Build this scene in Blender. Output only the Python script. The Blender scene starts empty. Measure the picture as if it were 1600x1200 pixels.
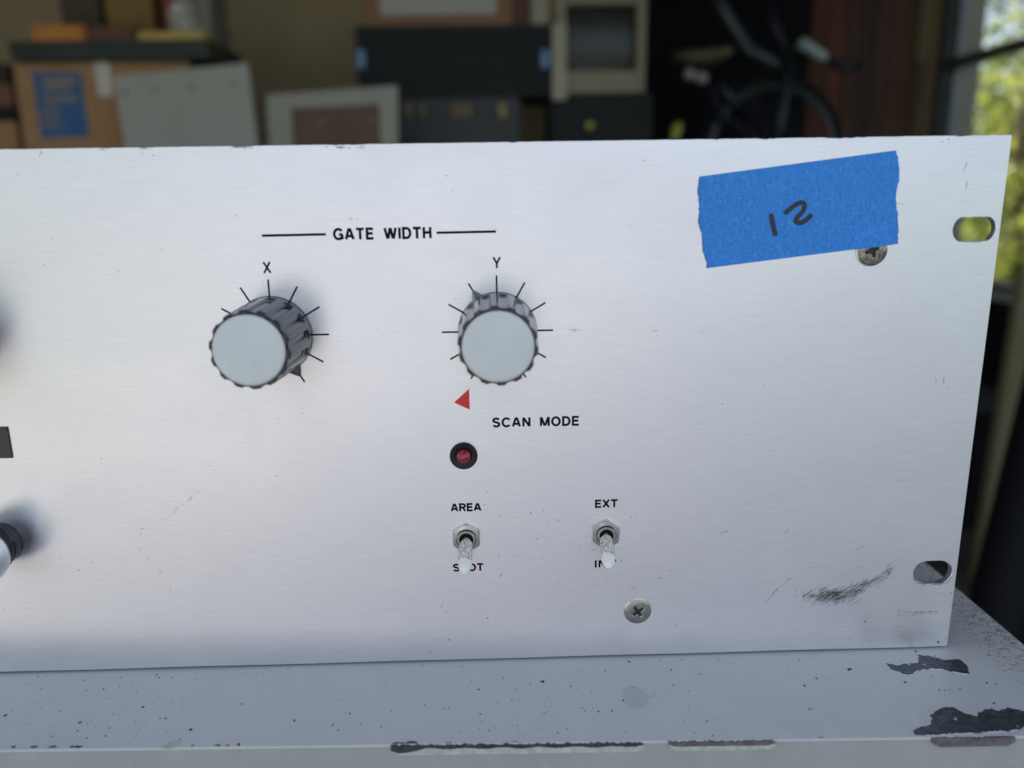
import bpy, bmesh, math, random
import numpy as np
from mathutils import Vector, Matrix
random.seed(7)
S = bpy.context.scene
C = S.collection
R_ = math.radians
# ------------------------------------------------------------------ camera
# origin = lower right corner of the front panel, x right along it, y away from the camera, z up
CAM = Vector((-0.201176, -0.311382, 0.200770))
YAW, PITCH, ROLL, FPX = 0.0203722, 0.2340421, -0.0157852, 1221.7
cy_, sy_, cp_, sp_ = math.cos(YAW), math.sin(YAW), math.cos(PITCH), math.sin(PITCH)
FW = Vector((sy_*cp_, cy_*cp_, -sp_)); r0 = Vector((cy_, -sy_, 0)); u0 = r0.cross(FW)
RT = r0*math.cos(ROLL) + u0*math.sin(ROLL); UP = -r0*math.sin(ROLL) + u0*math.cos(ROLL)
cd = bpy.data.cameras.new("camera"); cam = bpy.data.objects.new("camera", cd); C.objects.link(cam)
m3 = Matrix((RT, UP, -FW)).transposed()
cam.matrix_world = Matrix.Translation(CAM) @ m3.to_4x4()
cd.sensor_width = 36; cd.lens = FPX/1600*36; cd.clip_start = 0.01; cd.clip_end = 400
cd.dof.use_dof = True; cd.dof.focus_distance = 0.338; cd.dof.aperture_fstop = 5.0
S.camera = cam
# ------------------------------------------------------------------ light
W = bpy.data.worlds.new("World"); S.world = W; W.use_nodes = True
wn = W.node_tree.nodes; wl = W.node_tree.links
bg = wn["Background"]; sky = wn.new("ShaderNodeTexSky"); sky.sky_type = 'NISHITA'; sky.sun_disc = False
SUN = Vector((-0.50, 0.60, 0.62)).normalized()
sky.sun_elevation = math.asin(SUN.z); sky.sun_rotation = math.atan2(SUN.x, SUN.y)
sky.air_density = 1.0; sky.dust_density = 1.6; sky.ozone_density = 2.0
hs = wn.new("ShaderNodeHueSaturation"); hs.inputs["Saturation"].default_value = .64   # thin haze over the whole sky
wl.new(sky.outputs[0], hs.inputs["Color"]); wl.new(hs.outputs[0], bg.inputs[0]); bg.inputs[1].default_value = 0.12
sl = bpy.data.lights.new("sun", 'SUN'); sl.energy = 5.0; sl.angle = R_(0.5); sl.color = (1, .95, .87)
so = bpy.data.objects.new("sun", sl); C.objects.link(so); so.location = SUN*8
so.rotation_euler = SUN.to_track_quat('Z', 'Y').to_euler()
S.view_settings.view_transform = 'Standard'; S.view_settings.look = 'None'; S.view_settings.gamma = 1
S.view_settings.exposure = 1.16
S.cycles.use_denoising = True
S.cycles.max_bounces = 8

# ------------------------------------------------------------------ helpers
def ray(px, py):
    return FW + RT*((px-800)/FPX) - UP*((py-600)/FPX)
def at(px, py, Y):                       # point of the plane y = Y
    v = ray(px, py); return CAM + v*((Y-CAM.y)/v.y)
def P(px, py):                           # point of the panel face, (x, z)
    p = at(px, py, 0); return (p.x, p.z)
def T(px, py, z=0.0):                    # point of the cabinet top, (x, y)
    v = ray(px, py); p = CAM + v*((z-CAM.z)/v.z); return (p.x, p.y)
FN = Vector((0.0235, 1, 0)).normalized()
def fy(x): return -.0577 - .0235*(x+.0403) - .0008
def F(px, py):                           # point of the cabinet's front face (x, z)
    v = ray(px, py); o = Vector((-.0403, -.0585, 0)); t = (o-CAM).dot(FN)/v.dot(FN); p = CAM+v*t; return (p.x, p.z)

def mat(name, col=(.5,.5,.5), rough=.5, metal=0., **k):
    m = bpy.data.materials.new(name); m.use_nodes = True
    b = m.node_tree.nodes["Principled BSDF"]
    b.inputs["Base Color"].default_value = (*col, 1); b.inputs["Roughness"].default_value = rough
    b.inputs["Metallic"].default_value = metal
    for a, v in k.items(): b.inputs[a.replace('_', ' ')].default_value = v
    return m
class N:                                 # small node-building helper
    def __init__(s, m): s.m = m; s.t = m.node_tree; s.b = s.t.nodes["Principled BSDF"]
    def new(s, ty, **k):
        n = s.t.nodes.new(ty)
        for a, v in k.items(): setattr(n, a, v)
        return n
    def link(s, a, b): s.t.links.new(a, b)
    def coords(s, scale=(1,1,1), rot=(0,0,0), loc=(0,0,0), kind="Object"):
        tc = s.new("ShaderNodeTexCoord"); mp = s.new("ShaderNodeMapping")
        mp.inputs["Scale"].default_value = scale; mp.inputs["Rotation"].default_value = rot; mp.inputs["Location"].default_value = loc
        s.link(tc.outputs[kind], mp.inputs[0]); return mp.outputs[0]
    def noise(s, vec, scale, detail=4, rough=.5, dist=0):
        n = s.new("ShaderNodeTexNoise"); s.link(vec, n.inputs["Vector"])
        n.inputs["Scale"].default_value = scale; n.inputs["Detail"].default_value = detail
        n.inputs["Roughness"].default_value = rough; n.inputs["Distortion"].default_value = dist
        return n.outputs[0]
    def ramp(s, fac, *stops):
        r = s.new("ShaderNodeValToRGB"); s.link(fac, r.inputs[0]); e = r.color_ramp.elements
        while len(e) < len(stops): e.new(.5)
        for el, (p, c) in zip(e, stops):
            el.position = p; el.color = (*c, 1) if isinstance(c, tuple) else (c, c, c, 1)
        return r.outputs[0]
    def mix(s, fac, a, b, mode='MIX'):
        n = s.new("ShaderNodeMix", data_type='RGBA', blend_type=mode)
        for i, v in ((0, fac), (6, a), (7, b)):
            if isinstance(v, bpy.types.NodeSocket): s.link(v, n.inputs[i])
            else: n.inputs[i].default_value = (*v, 1) if isinstance(v, tuple) else v
        return n.outputs[2]
    def math(s, op, a, b=None, clamp=False):
        n = s.new("ShaderNodeMath", operation=op, use_clamp=clamp)
        for i, v in ((0, a), (1, b)):
            if v is None: continue
            if isinstance(v, bpy.types.NodeSocket): s.link(v, n.inputs[i])
            else: n.inputs[i].default_value = v
        return n.outputs[0]
    def bump(s, h, strength=.2, dist=.001, prev=None):
        n = s.new("ShaderNodeBump"); s.link(h, n.inputs["Height"])
        n.inputs["Strength"].default_value = strength; n.inputs["Distance"].default_value = dist
        if prev: s.link(prev, n.inputs["Normal"])
        return n.outputs[0]
    def set(s, name, sock): s.link(sock, s.b.inputs[name])

def obj(name, verts_faces, m, parent=None, smooth=False, bevel=0, loc=None, auto=None):
    """link one mesh object; verts_faces is a bmesh or a (verts, faces) pair"""
    me = bpy.data.meshes.new(name)
    if isinstance(verts_faces, bmesh.types.BMesh):
        verts_faces.to_mesh(me); verts_faces.free()
    else:
        me.from_pydata([tuple(v) for v in verts_faces[0]], [], verts_faces[1])
    bm = bmesh.new(); bm.from_mesh(me)
    if bevel:
        es = [e for e in bm.edges if len(e.link_faces) == 2 and e.calc_face_angle(0) > .6]
        bmesh.ops.bevel(bm, geom=es, offset=bevel, segments=2, affect='EDGES', clamp_overlap=True)
    bm.to_mesh(me); bm.free()
    o = bpy.data.objects.new(name, me); C.objects.link(o); me.materials.append(m)
    if smooth or auto:
        for p in me.polygons: p.use_smooth = True
    if auto:
        me.set_sharp_from_angle(angle=R_(auto))
    if loc is not None: o.location = loc
    if parent: o.parent = parent
    return o
def tag(o, label=None, cat=None, group=None, kind=None):
    for k, v in (('label', label), ('category', cat), ('group', group), ('kind', kind)):
        if v: o[k] = v
    return o
def empty(name, loc, label, cat, group=None, rot=(0,0,0)):
    o = bpy.data.objects.new(name, None); C.objects.link(o); o.location = loc; o.rotation_euler = rot
    o.empty_display_size = .02
    return tag(o, label, cat, group)
def bx(bm, x0, x1, y0, y1, z0, z1, M=None):
    vs = [bm.verts.new(v) for v in ((x0,y0,z0),(x1,y0,z0),(x1,y1,z0),(x0,y1,z0),(x0,y0,z1),(x1,y0,z1),(x1,y1,z1),(x0,y1,z1))]
    for f in ((0,3,2,1),(4,5,6,7),(0,1,5,4),(1,2,6,5),(2,3,7,6),(3,0,4,7)): bm.faces.new([vs[i] for i in f])
    if M is not None: bmesh.ops.transform(bm, matrix=M, verts=vs)
    return bm
def box(*a, **k): return bx(bmesh.new(), *a, **k)
def lathe(prof, n=64, axis='y', cap0=True, cap1=True):
    """prof: (r, h) pairs; the axis runs along -y for axis 'y' (h = height towards the camera)"""
    vs, fs = [], []
    for r, h in prof:
        for i in range(n):
            a = 2*math.pi*i/n
            vs.append((r*math.cos(a), -h, r*math.sin(a)) if axis == 'y' else (r*math.cos(a), r*math.sin(a), h))
    for j in range(len(prof)-1):
        for i in range(n):
            k = (i+1) % n; fs.append((j*n+i, j*n+k, (j+1)*n+k, (j+1)*n+i))
    if cap0: fs.append(tuple(range(n-1, -1, -1)))
    if cap1: fs.append(tuple((len(prof)-1)*n+i for i in range(n)))
    bm = bmesh.new(); bv = [bm.verts.new(v) for v in vs]
    for f in fs: bm.faces.new([bv[i] for i in f])
    bmesh.ops.recalc_face_normals(bm, faces=bm.faces)
    return bm
def prism(pts, y0, y1, fill=True):       # (x,z) outline extruded from y0 (front) to y1
    n = len(pts); bm = bmesh.new()
    a = [bm.verts.new((x, y0, z)) for x, z in pts]; b = [bm.verts.new((x, y1, z)) for x, z in pts]
    fa = bm.faces.new(a); fb = bm.faces.new(b[::-1])
    for i in range(n):
        k = (i+1) % n; bm.faces.new((a[k], a[i], b[i], b[k]))
    bmesh.ops.triangulate(bm, faces=[fa, fb])
    bmesh.ops.recalc_face_normals(bm, faces=bm.faces)
    return bm
def ribbon(pts, w, closed=False):        # thick 2D polyline with mitred joins -> left/right outline pairs
    n = len(pts); L, Rr = [], []
    for i in range(n):
        p = Vector(pts[i])
        a = Vector(pts[i-1]) if (i > 0 or closed) else None
        b = Vector(pts[(i+1) % n]) if (i < n-1 or closed) else None
        d1 = (p-a).normalized() if a is not None else None
        d2 = (b-p).normalized() if b is not None else None
        d = (d1+d2) if (d1 is not None and d2 is not None) else (d1 or d2)
        if d.length < 1e-6: d = d1
        d = d.normalized(); nrm = Vector((-d.y, d.x)); s = 1.
        if d1 is not None and d2 is not None:
            s = 1/max(.45, nrm.dot(Vector((-d1.y, d1.x))))
        ww = w[i] if isinstance(w, (list, tuple)) else w
        L.append(p+nrm*ww*.5*s); Rr.append(p-nrm*ww*.5*s)
    return L, Rr
def strokes_mesh(strokes, to3, thick):
    """strokes: list of (points, width, closed); to3(p, h) gives the 3D point at height h above the surface"""
    vs, fs = [], []
    for pts, w, closed in strokes:
        L, Rr = ribbon(pts, w, closed); n = len(pts); o = len(vs); th = thick+2e-7*(len(vs) % 97)
        for l, r in zip(L, Rr): vs += [to3(l, th), to3(r, th), to3(l, 0), to3(r, 0)]
        for i in range(n if closed else n-1):
            a, b = o+4*i, o+4*((i+1) % n)
            fs += [(a, a+1, b+1, b), (a+2, a, b, b+2), (a+1, a+3, b+3, b+1)]
        if not closed:
            a, b = o, o+4*(n-1); fs += [(a+1, a, a+2, a+3), (b, b+1, b+3, b+2)]
    return vs, fs
def blob(cx, cy, rx, ry, rot=0, n=9, j=.3):
    out = []
    for i in range(n):
        a = 2*math.pi*i/n; q = 1+random.uniform(-j, j); x, y = rx*q*math.cos(a), ry*q*math.sin(a)
        out.append((cx+x*math.cos(rot)-y*math.sin(rot), cy+x*math.sin(rot)+y*math.cos(rot)))
    return out
def polys_mesh(polys, to3, thick):
    bm = bmesh.new()
    for p in polys:
        top = [bm.verts.new(to3(Vector(q), thick)) for q in p]; bot = [bm.verts.new(to3(Vector(q), 0)) for q in p]
        f = bm.faces.new(top); n = len(p)
        for i in range(n): bm.faces.new((top[(i+1) % n], top[i], bot[i], bot[(i+1) % n]))
        if n > 4: bmesh.ops.triangulate(bm, faces=[f])
    bmesh.ops.recalc_face_normals(bm, faces=bm.faces)
    return bm
def jag(poly, amp, step):                # roughen an outline
    out = []
    for i in range(len(poly)):
        a, b = Vector(poly[i]), Vector(poly[(i+1) % len(poly)]); n = max(1, int((b-a).length/step))
        for k in range(n):
            p = a.lerp(b, k/n); out.append((p.x+random.uniform(-amp, amp), p.y+random.uniform(-amp, amp)))
    return out
onP = lambda p, h: (p.x, -h, p.y)        # panel face at y = 0
onT = lambda p, h: (p.x, p.y, h)         # cabinet top at z = 0
onF = lambda p, h: (p.x, fy(p.x)-h, p.y) # cabinet front
# ------------------------------------------------------------------ materials
def m_panel():
    m = mat('brushed_aluminium', (.8,.8,.81), .36, 1.0); n = N(m)
    fine = n.noise(n.coords((90, 1, 5200)), 1, 3, .6)
    mid = n.noise(n.coords((55, 1, 2600)), 1, 3, .6)
    big = n.noise(n.coords((7, 1, 16)), 1, 3, .6)
    blot = n.noise(n.coords((26, 1, 30), loc=(3,0,1)), 1, 5, .6)
    st = n.math('ADD', n.math('MULTIPLY', fine, .6), n.math('MULTIPLY', mid, .4))
    c = n.ramp(st, (.3, (.75,.722,.742)), (.5, (.83,.800,.825)), (.72, (.915,.885,.905)))
    c = n.mix(n.ramp(blot, (.54, 0.), (.76, .22)), c, (.70,.685,.68))
    n.set("Base Color", c)
    smear = n.noise(n.coords((18, 1, 24), rot=(0, .5, 0), loc=(7, 0, 2)), 1, 6, .68, 1.5)
    n.set("Roughness", n.math('ADD', n.math('MULTIPLY', n.ramp(smear, (.50, 0.), (.72, 1.)), .03), n.math('ADD', n.math('MULTIPLY', big, .14), n.math('ADD', n.math('MULTIPLY', st, .16), .20))))
    n.b.inputs["Anisotropic"].default_value = .7; n.b.inputs["Anisotropic Rotation"].default_value = .25
    tg = n.new("ShaderNodeTangent", direction_type='UV_MAP'); tg.uv_map = "UVMap"; n.set("Tangent", tg.outputs[0])
    n.set("Normal", n.bump(st, .09, .00008))
    return m
def m_paint():
    m = mat('grey_enamel', (.30,.345,.36), .27); n = N(m)
    v = n.coords(); a = n.noise(v, 14, 5, .6); b = n.noise(v, 160, 3, .6); c = n.noise(v, 900, 2, .5)
    col = n.ramp(a, (.3, (.52,.52,.50)), (.7, (.57,.565,.54)))
    col = n.mix(n.ramp(b, (.5, 0.), (.85, .2)), col, (.60,.585,.55))
    n.set("Base Color", col)
    n.set("Roughness", n.ramp(a, (.3, .22), (.75, .38)))
    sx = n.new("ShaderNodeSeparateXYZ"); n.link(v, sx.inputs[0])
    edge = n.math('MULTIPLY', n.math('SUBTRACT', sx.outputs[0], .012, True), 45, True)
    wr = n.noise(v, 260, 3, .6, 1.)
    n1 = n.bump(n.math('ADD', n.math('MULTIPLY', c, .05), n.math('MULTIPLY', a, 1.2)), .25, .0012)
    n2 = n.bump(n.math('MULTIPLY', n.ramp(wr, (.5, 0.), (.72, 1.)), edge), .8, .0022, n1)
    n.set("Normal", n2)
    return m
def m_front():
    m = mat('grey_enamel_front', (.33,.34,.33), .42); n = N(m)
    v = n.coords(); a = n.noise(v, 30, 5, .6); b = n.noise(v, 120, 5, .65)
    col = n.ramp(a, (.3, (.36,.36,.34)), (.7, (.41,.41,.39)))
    n.set("Base Color", n.mix(n.ramp(b, (.55, 0.), (.7, .5)), col, (.45,.445,.42)))
    n.set("Roughness", n.ramp(b, (.4, .3), (.65, .5))); n.set("Normal", n.bump(a, .25, .001))
    return m
def m_noise(name, c0, c1, rough=.6, scale=30, metal=0, stretch=(1,1,1), bump=.1, lo=.35, hi=.65):
    m = mat(name, c0, rough, metal); n = N(m); f = n.noise(n.coords(stretch), scale, 5, .6)
    n.set("Base Color", n.ramp(f, (lo, c0), (hi, c1)))
    if bump: n.set("Normal", n.bump(f, bump, .002))
    return m
M_PANEL = m_panel(); M_TOP = m_paint(); M_FRONT = m_front()
M_INK = mat('black_ink', (.004,.004,.007), .6, Specular_IOR_Level=.12)
M_RED = m_noise('red_print', (.72,.02,.02), (.78,.03,.028), .5, 900, bump=0)
M_KNOB = m_noise('black_gloss_plastic', (.006,.0065,.009), (.010,.011,.015), .15, 300, bump=.02)
M_KNOB.node_tree.nodes["Principled BSDF"].inputs["Specular IOR Level"].default_value = .42
M_WHITE = mat('white_line_paint', (.8,.8,.78), .45)
def m_cap():
    m = mat('pale_grey_plastic', (.6,.62,.61), .32); n = N(m)
    a = n.noise(n.coords(), 90, 4, .6); b = n.noise(n.coords(loc=(1,2,3)), 420, 3, .6)
    c = n.ramp(a, (.35, (.62,.63,.615)), (.7, (.68,.685,.665)))
    n.set("Base Color", n.mix(n.ramp(b, (.70, 0.), (.76, .7)), c, (.33,.33,.28)))
    n.set("Roughness", n.ramp(a, (.3, .26), (.7, .4)))
    return m
M_CAP = m_cap()
M_STEEL = m_noise('nickel_steel', (.50,.48,.44), (.62,.60,.55), .2, 400, 1, bump=.03)
M_STEEL2 = m_noise('dull_screw_steel', (.30,.30,.27), (.48,.47,.43), .3, 500, 1, bump=.06)
M_SCREWD = m_noise('tarnished_screw_steel', (.13,.115,.09), (.36,.33,.28), .3, 600, 1, bump=.1)
M_HOLE = mat('black_bushing', (.006,.007,.010), .35, Specular_IOR_Level=.3)
M_CHROME = mat('chrome', (.75,.76,.77), .08, 1)
M_CHASSIS = m_noise('plated_chassis_steel', (.36,.35,.31), (.46,.45,.40), .4, 12, 1)
# ------------------------------------------------------------------ the instrument
inst = empty('rack_instrument', (-.2415, 0, 0), 'brushed aluminium rack instrument with knobs, toggle switches and black lettering', 'instrument')
IO = Vector((-.2415, 0, 0))
def ip(o):                               # parent under the instrument, keeping world coordinates
    o.parent = inst; o.location = o.location - IO; return o
def slot(cx, cz, hw, hr, flat=.86, seed=0):
    random.seed(seed); pts = []; ax = hw-hr
    for s in (1, -1):
        for i in range(13):
            a = math.pi*(i/12-.5) + (0 if s > 0 else math.pi)
            x, z = s*ax+hr*math.cos(a), hr*math.sin(a)
            z = max(-hr*flat, min(hr*flat, z))
            pts.append((cx+x+random.uniform(-.00008, .00008), cz+z+random.uniform(-.00008, .00008)))
    return pts
def rectr(x0, x1, z0, z1, r=.0007):
    pts = []
    for cx, cz, a0 in ((x1-r, z1-r, 0), (x0+r, z1-r, 90), (x0+r, z0+r, 180), (x1-r, z0+r, 270)):
        for k in range(4):
            a = R_(a0+30*k); pts.append((cx+r*math.cos(a), cz+r*math.sin(a)))
    return pts
def wobble(pts):                         # nicks along the long edges
    out = []
    for i in range(len(pts)):
        a, b = Vector(pts[i]), Vector(pts[(i+1) % len(pts)]); n = max(1, int((b-a).length/.0012))
        for k in range(n):
            p = a.lerp(b, k/n); out.append((p.x, p.y))
    random.seed(5); o2 = []
    nick = [(P(px, 225)[0], w, d) for px, w, d in ((380,.0035,.0005),(545,.006,.0003),(230,.002,.0003),(165,.0015,.0003),(1120,.001,.0004),(1320,.007,.0004),(1200,.003,.0003),(1505,.002,.0003),(800,.001,.0004))]
    for x, z in out:
        dz = random.uniform(-.00006, .00006)
        if z > .2:
            for nx, w, d in nick:
                if abs(x-nx) < w: dz -= d*random.uniform(.2, 1)
        elif z < .01: dz = math.sin(x*70)*.0001
        o2.append((x, z+dz))
    return o2
cu = bpy.data.curves.new('panel_outline', 'CURVE'); cu.dimensions = '2D'; cu.fill_mode = 'BOTH'
TH = .0032
outl = [wobble(rectr(-.4826, 0, .0006, .2215)), slot(-.0105, .1857, .0086, .0053, .88, 1), slot(-.0108, .0372, .0086, .0055, 1, 2),
        slot(-.4721, .1857, .0086, .0053, .88, 3), slot(-.4721, .0372, .0086, .0055, 1, 4)]
for pl in outl:
    s = cu.splines.new('POLY'); s.points.add(len(pl)-1); s.use_cyclic_u = True
    for q, (x, z) in zip(s.points, pl): q.co = (x, z, 0, 1)
cu.extrude = TH/2-.00025; cu.bevel_depth = .00025; cu.bevel_resolution = 1; cu.offset = -.00025
tmp = bpy.data.objects.new('tmp', cu); C.objects.link(tmp)
me = bpy.data.meshes.new_from_object(tmp); bpy.data.objects.remove(tmp); bpy.data.curves.remove(cu)
me.transform(Matrix(((1,0,0,0),(0,0,1,TH/2),(0,1,0,0),(0,0,0,1))))
bm = bmesh.new(); bm.from_mesh(me); bmesh.ops.remove_doubles(bm, verts=bm.verts, dist=1e-6); bmesh.ops.recalc_face_normals(bm, faces=bm.faces)
uv = bm.loops.layers.uv.new("UVMap")
for f in bm.faces:
    for l in f.loops: l[uv].uv = (l.vert.co.x*2+1, l.vert.co.z*2)
bm.to_mesh(me); bm.free(); me.name = 'front_panel'; me.materials.clear(); me.materials.append(M_PANEL)
panel = bpy.data.objects.new('front_panel', me); C.objects.link(panel); ip(panel)
def onpanel(o, loc=None):                # sub-part of the panel
    o.parent = panel; return o
# chassis behind
bm = bmesh.new(); bx(bm, -.452, -.036, .0033, .33, .008, .214)
ch = ip(obj('chassis', bm, M_CHASSIS, bevel=.0015))
for x in (-.43, -.06):
    for y in (.03, .30):
        o = ip(obj('rubber_foot', lathe([(.008, 0), (.0075, .0078)], 20, 'z'), mat('black_rubber', (.02,.02,.02), .7))); o.location = Vector((x, y, .0001))-IO
# --- lettering: a stroke alphabet, box 0..w x 0..1
def arc(cx, cy, rx, ry, a0, a1, n=12):
    return [(cx+rx*math.cos(R_(a0+(a1-a0)*i/n)), cy+ry*math.sin(R_(a0+(a1-a0)*i/n))) for i in range(n+1)]
GL = {
 'A': (.78, [[(.06,.02),(.345,.98)], [(.72,.02),(.435,.98)], [(.345,.93),(.435,.93)], [(.17,.31),(.61,.31)]]),
 'T': (.68, [[(.34,0),(.34,1)], [(0,.93),(.68,.93)]]),
 'E': (.62, [[(.62,.07),(.07,.07),(.07,.93),(.61,.93)], [(.07,.52),(.57,.52)]]),
 'I': (.14, [[(.07,0),(.07,1)]]),
 'H': (.70, [[(.07,0),(.07,1)], [(.63,0),(.63,1)], [(.07,.52),(.63,.52)]]),
 'W': (1.08, [[(.06,.98),(.27,.02)], [(.33,.02),(.52,.98)], [(.56,.98),(.75,.02)], [(.81,.02),(1.02,.98)]]),
 'D': (.72, [[(.07,.07),(.34,.07)]+arc(.34,.5,.32,.43,-90,90,12)[1:-1]+[(.34,.93),(.07,.93),(.07,.07),(.2,.07)]]),
 'G': (.80, [arc(.42,.5,.37,.44,38,330,18)+[(.74,.46)], [(.46,.46),(.78,.46)], [(.74,.46),(.74,.02)]]),
 'S': (.66, [arc(.33,.72,.27,.215,20,235,12)[:-2]+[(.2,.56),(.45,.47)]+arc(.33,.285,.275,.23,50,-165,12)[1:]]),
 'C': (.76, [arc(.42,.5,.36,.44,38,322,18)]),
 'N': (.70, [[(.07,0),(.07,1)], [(.09,.97),(.61,.03)], [(.63,0),(.63,1)]]),
 'M': (.86, [[(.07,0),(.07,1)], [(.11,.97),(.41,.04)], [(.75,.97),(.45,.04)], [(.79,0),(.79,1)]]),
 'O': (.82, [arc(.41,.5,.35,.44,0,345,23)]),
 'R': (.70, [[(.07,0),(.07,.93),(.40,.93)]+arc(.40,.71,.23,.22,80,-80,8)+[(.40,.49),(.07,.49)], [(.40,.49),(.65,0)]]),
 'P': (.68, [[(.07,0),(.07,.93),(.40,.93)]+arc(.40,.69,.24,.24,80,-80,8)+[(.40,.45),(.07,.45)]]),
 'X': (.68, [[(.04,0),(.64,1)], [(.64,0),(.04,1)]]),
 'Y': (.68, [[(.34,0),(.34,.45),(.03,1)], [(.34,.42),(.65,1)]]),
}
def text(s, cx, z0, height, width, sw, gap=.2, space=.95):
    ws = []; x = 0
    for c in s:
        if c == ' ': x += space-gap; continue
        ws.append((c, x)); x += GL[c][0]+gap
    tot = x-gap; sc = width/tot; out = []
    for c, x in ws:
        for st in GL[c][1]:
            out.append(([(cx-width/2+(x+p[0])*sc, z0+p[1]*height) for p in st], sw, c == 'O'))
    return out
def put_text(name, *a, **k):
    return onpanel(obj('lettering', strokes_mesh(text(name, *a, **k), onP, .00005), M_INK))
put_text('GATE WIDTH', -.24445, .1858, .0043, .0379, .00103)
put_text('X', -.2903, .1734, .0043, .0029, .00078)
put_text('Y', -.2001, .1737, .0043, .0029, .00078)
put_text('SCAN MODE', -.1852, .1083, .0039, .0357, .00094)
put_text('AREA', -.2152, .0714, .0034, .0127, .00087, gap=.17)
put_text('SPOT', -.2150, .0436, .0034, .0129, .00087, gap=.17)
put_text('EXT', -.1554, .0716, .0034, .0095, .00087, gap=.17)
put_text('INT', -.1554, .0437, .0034, .0092, .00087, gap=.2)
for a, b in ((-.2912, -.2664), (-.2234, -.2001)):
    onpanel(obj('printed_line', strokes_mesh([([(a, .18785), (b, .18795)], .00095, False)], onP, .00005), M_INK))
for kx in (-.2903, -.2003):
    for k in range(11):
        a = R_(-60+30*k); r1 = .0224
        s = [([(kx+.0145*math.cos(a), .1485+.0145*math.sin(a)), (kx+r1*math.cos(a), .1485+r1*math.sin(a))], .0007, False)]
        onpanel(obj('tick_mark', strokes_mesh(s, onP, .00005), M_INK))
onpanel(obj('red_triangle', polys_mesh([[(-.2124,.1249),(-.2188,.1192),(-.2124,.1160)]], onP, .00005), M_RED))
# --- knobs
def knob(cx, cz, ang, H, label):
    NT, NF = 14*20, 14; zs = [0, .0008, .0010, .0022, .0034, .0040, .0046, .0055, .0066, .0080, .011, .015, .019, .023, .027, H-.0022, H-.0012, H-.0005, H-.0001]
    bm = bmesh.new(); rows = []
    for h in zs:
        t = h/H; R0 = .0158-.00105*t
        if h <= .0009: R0 = .01592
        if h > H-.0014: R0 -= (.00006 if h < H-.0008 else .00018 if h < H-.0003 else .00045)
        row = []
        for i in range(NT):
            a = 2*math.pi*i/NT; ph = ((i/(NT/NF)) % 1)-.5; w = .30
            g = max(0, 1-(abs(ph)/w)**2)**.7 if abs(ph) < w else 0
            e = min(1, max(0, (h-.0036)/.0022)); e = e*e*(3-2*e)
            if h < .0036: e = 0
            r = R0-.00085*g*e
            aa = a+ang+math.pi/NF*0
            row.append(bm.verts.new((r*math.cos(aa), -h, r*math.sin(aa))))
        rows.append(row)
    for a, b in zip(rows, rows[1:]):
        for i in range(NT):
            k = (i+1) % NT; bm.faces.new((a[k], a[i], b[i], b[k]))
    bm.faces.new(rows[-1]); bm.faces.new(rows[0][::-1])
    bmesh.ops.recalc_face_normals(bm, faces=bm.faces)
    o = ip(obj('knob', bm, M_KNOB, auto=35, loc=(cx, -.0004, cz))); o['label'] = label
    cap = obj('cap', lathe([(.01305, H-.0006), (.01310, H+.0002), (.0129, H+.00055), (.0125, H+.0008), (.0117, H+.00086), (.006, H+.0009), (.001, H+.00092)], 96), M_CAP, o, auto=50)
    # pointer wedge at the skirt
    u = Vector((math.cos(ang), 0, math.sin(ang))); v = Vector((-math.sin(ang), 0, math.cos(ang)))
    pts = [u*.0153+v*.0026, u*.0153-v*.0026, u*.0198, u*.0150+v*.0019, u*.0150-v*.0019, u*.0182]
    hh = [0, 0, 0, .0042, .0042, .0034]
    vs = [(p.x, -h-.0002, p.z) for p, h in zip(pts, hh)]
    vs.append(((u*.0142).x, -.0115, (u*.0142).z))
    obj('pointer', (vs, [(0,2,1),(0,3,5,2),(1,2,5,4),(3,6,5),(4,5,6),(0,1,4,6,3)]), M_KNOB, o)
    # white index line along the body and over the rim
    ln = []
    for h in (.0040, .0115, .02, H-.0014, H-.0006, H-.00005):
        R0 = .0158-.0012*h/H+.00012 - (0 if h < H-.0015 else .00006 if h < H-.001 else .00018 if h < H-.0003 else .0004)
        ln.append((R0, h))
    vs = []; fs = []
    for r, h in ln:
        for s in (-1, 1):
            p = u*r+v*s*.00042; vs.append((p.x, -h, p.z))
    for i in range(len(ln)-1): fs.append((2*i, 2*i+1, 2*i+3, 2*i+2))
    obj('index_line', (vs, fs), M_WHITE, o)
    return o
knob(-.2903, .1485, R_(-60), .0312, 'X gate width knob with its pointer turned to the lower right')
knob(-.2003, .1485, R_(120), .0335, 'Y gate width knob with its pointer turned to the upper left')
knob(-.4240, .1485, R_(120), .0312, 'knob at the left end of the panel')
# --- knurled knob, bottom left
ko = ip(obj('small_knob', lathe([(.0095, 0), (.0095, .004), (.0088, .0045), (.0088, .006)], 48), M_KNOB, auto=30, loc=(-.4128, -.0003, .0620)))
vs = []; n = 44*4
bm = bmesh.new(); rows = []
for h in (.006, .0062, .0098, .0100):
    row = []
    for i in range(n):
        a = 2*math.pi*i/n; r = (.0102 if (i % 4) in (1, 2) else .0096)-(.0004 if h in (.006, .0100) else 0)
        row.append(bm.verts.new((r*math.cos(a), -h, r*math.sin(a))))
    rows.append(row)
for a, b in zip(rows, rows[1:]):
    for i in range(n): k = (i+1) % n; bm.faces.new((a[k], a[i], b[i], b[k]))
bm.faces.new(rows[-1]); bmesh.ops.recalc_face_normals(bm, faces=bm.faces)
obj('knurled_ring', bm, M_KNOB, ko)
obj('cap', lathe([(.0098, .0100), (.0112, .0106), (.0118, .0130), (.0118, .0175), (.0112, .0198), (.0098, .0214), (.006, .0222), (.001, .0224)], 64), M_CHROME, ko, auto=60)
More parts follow.
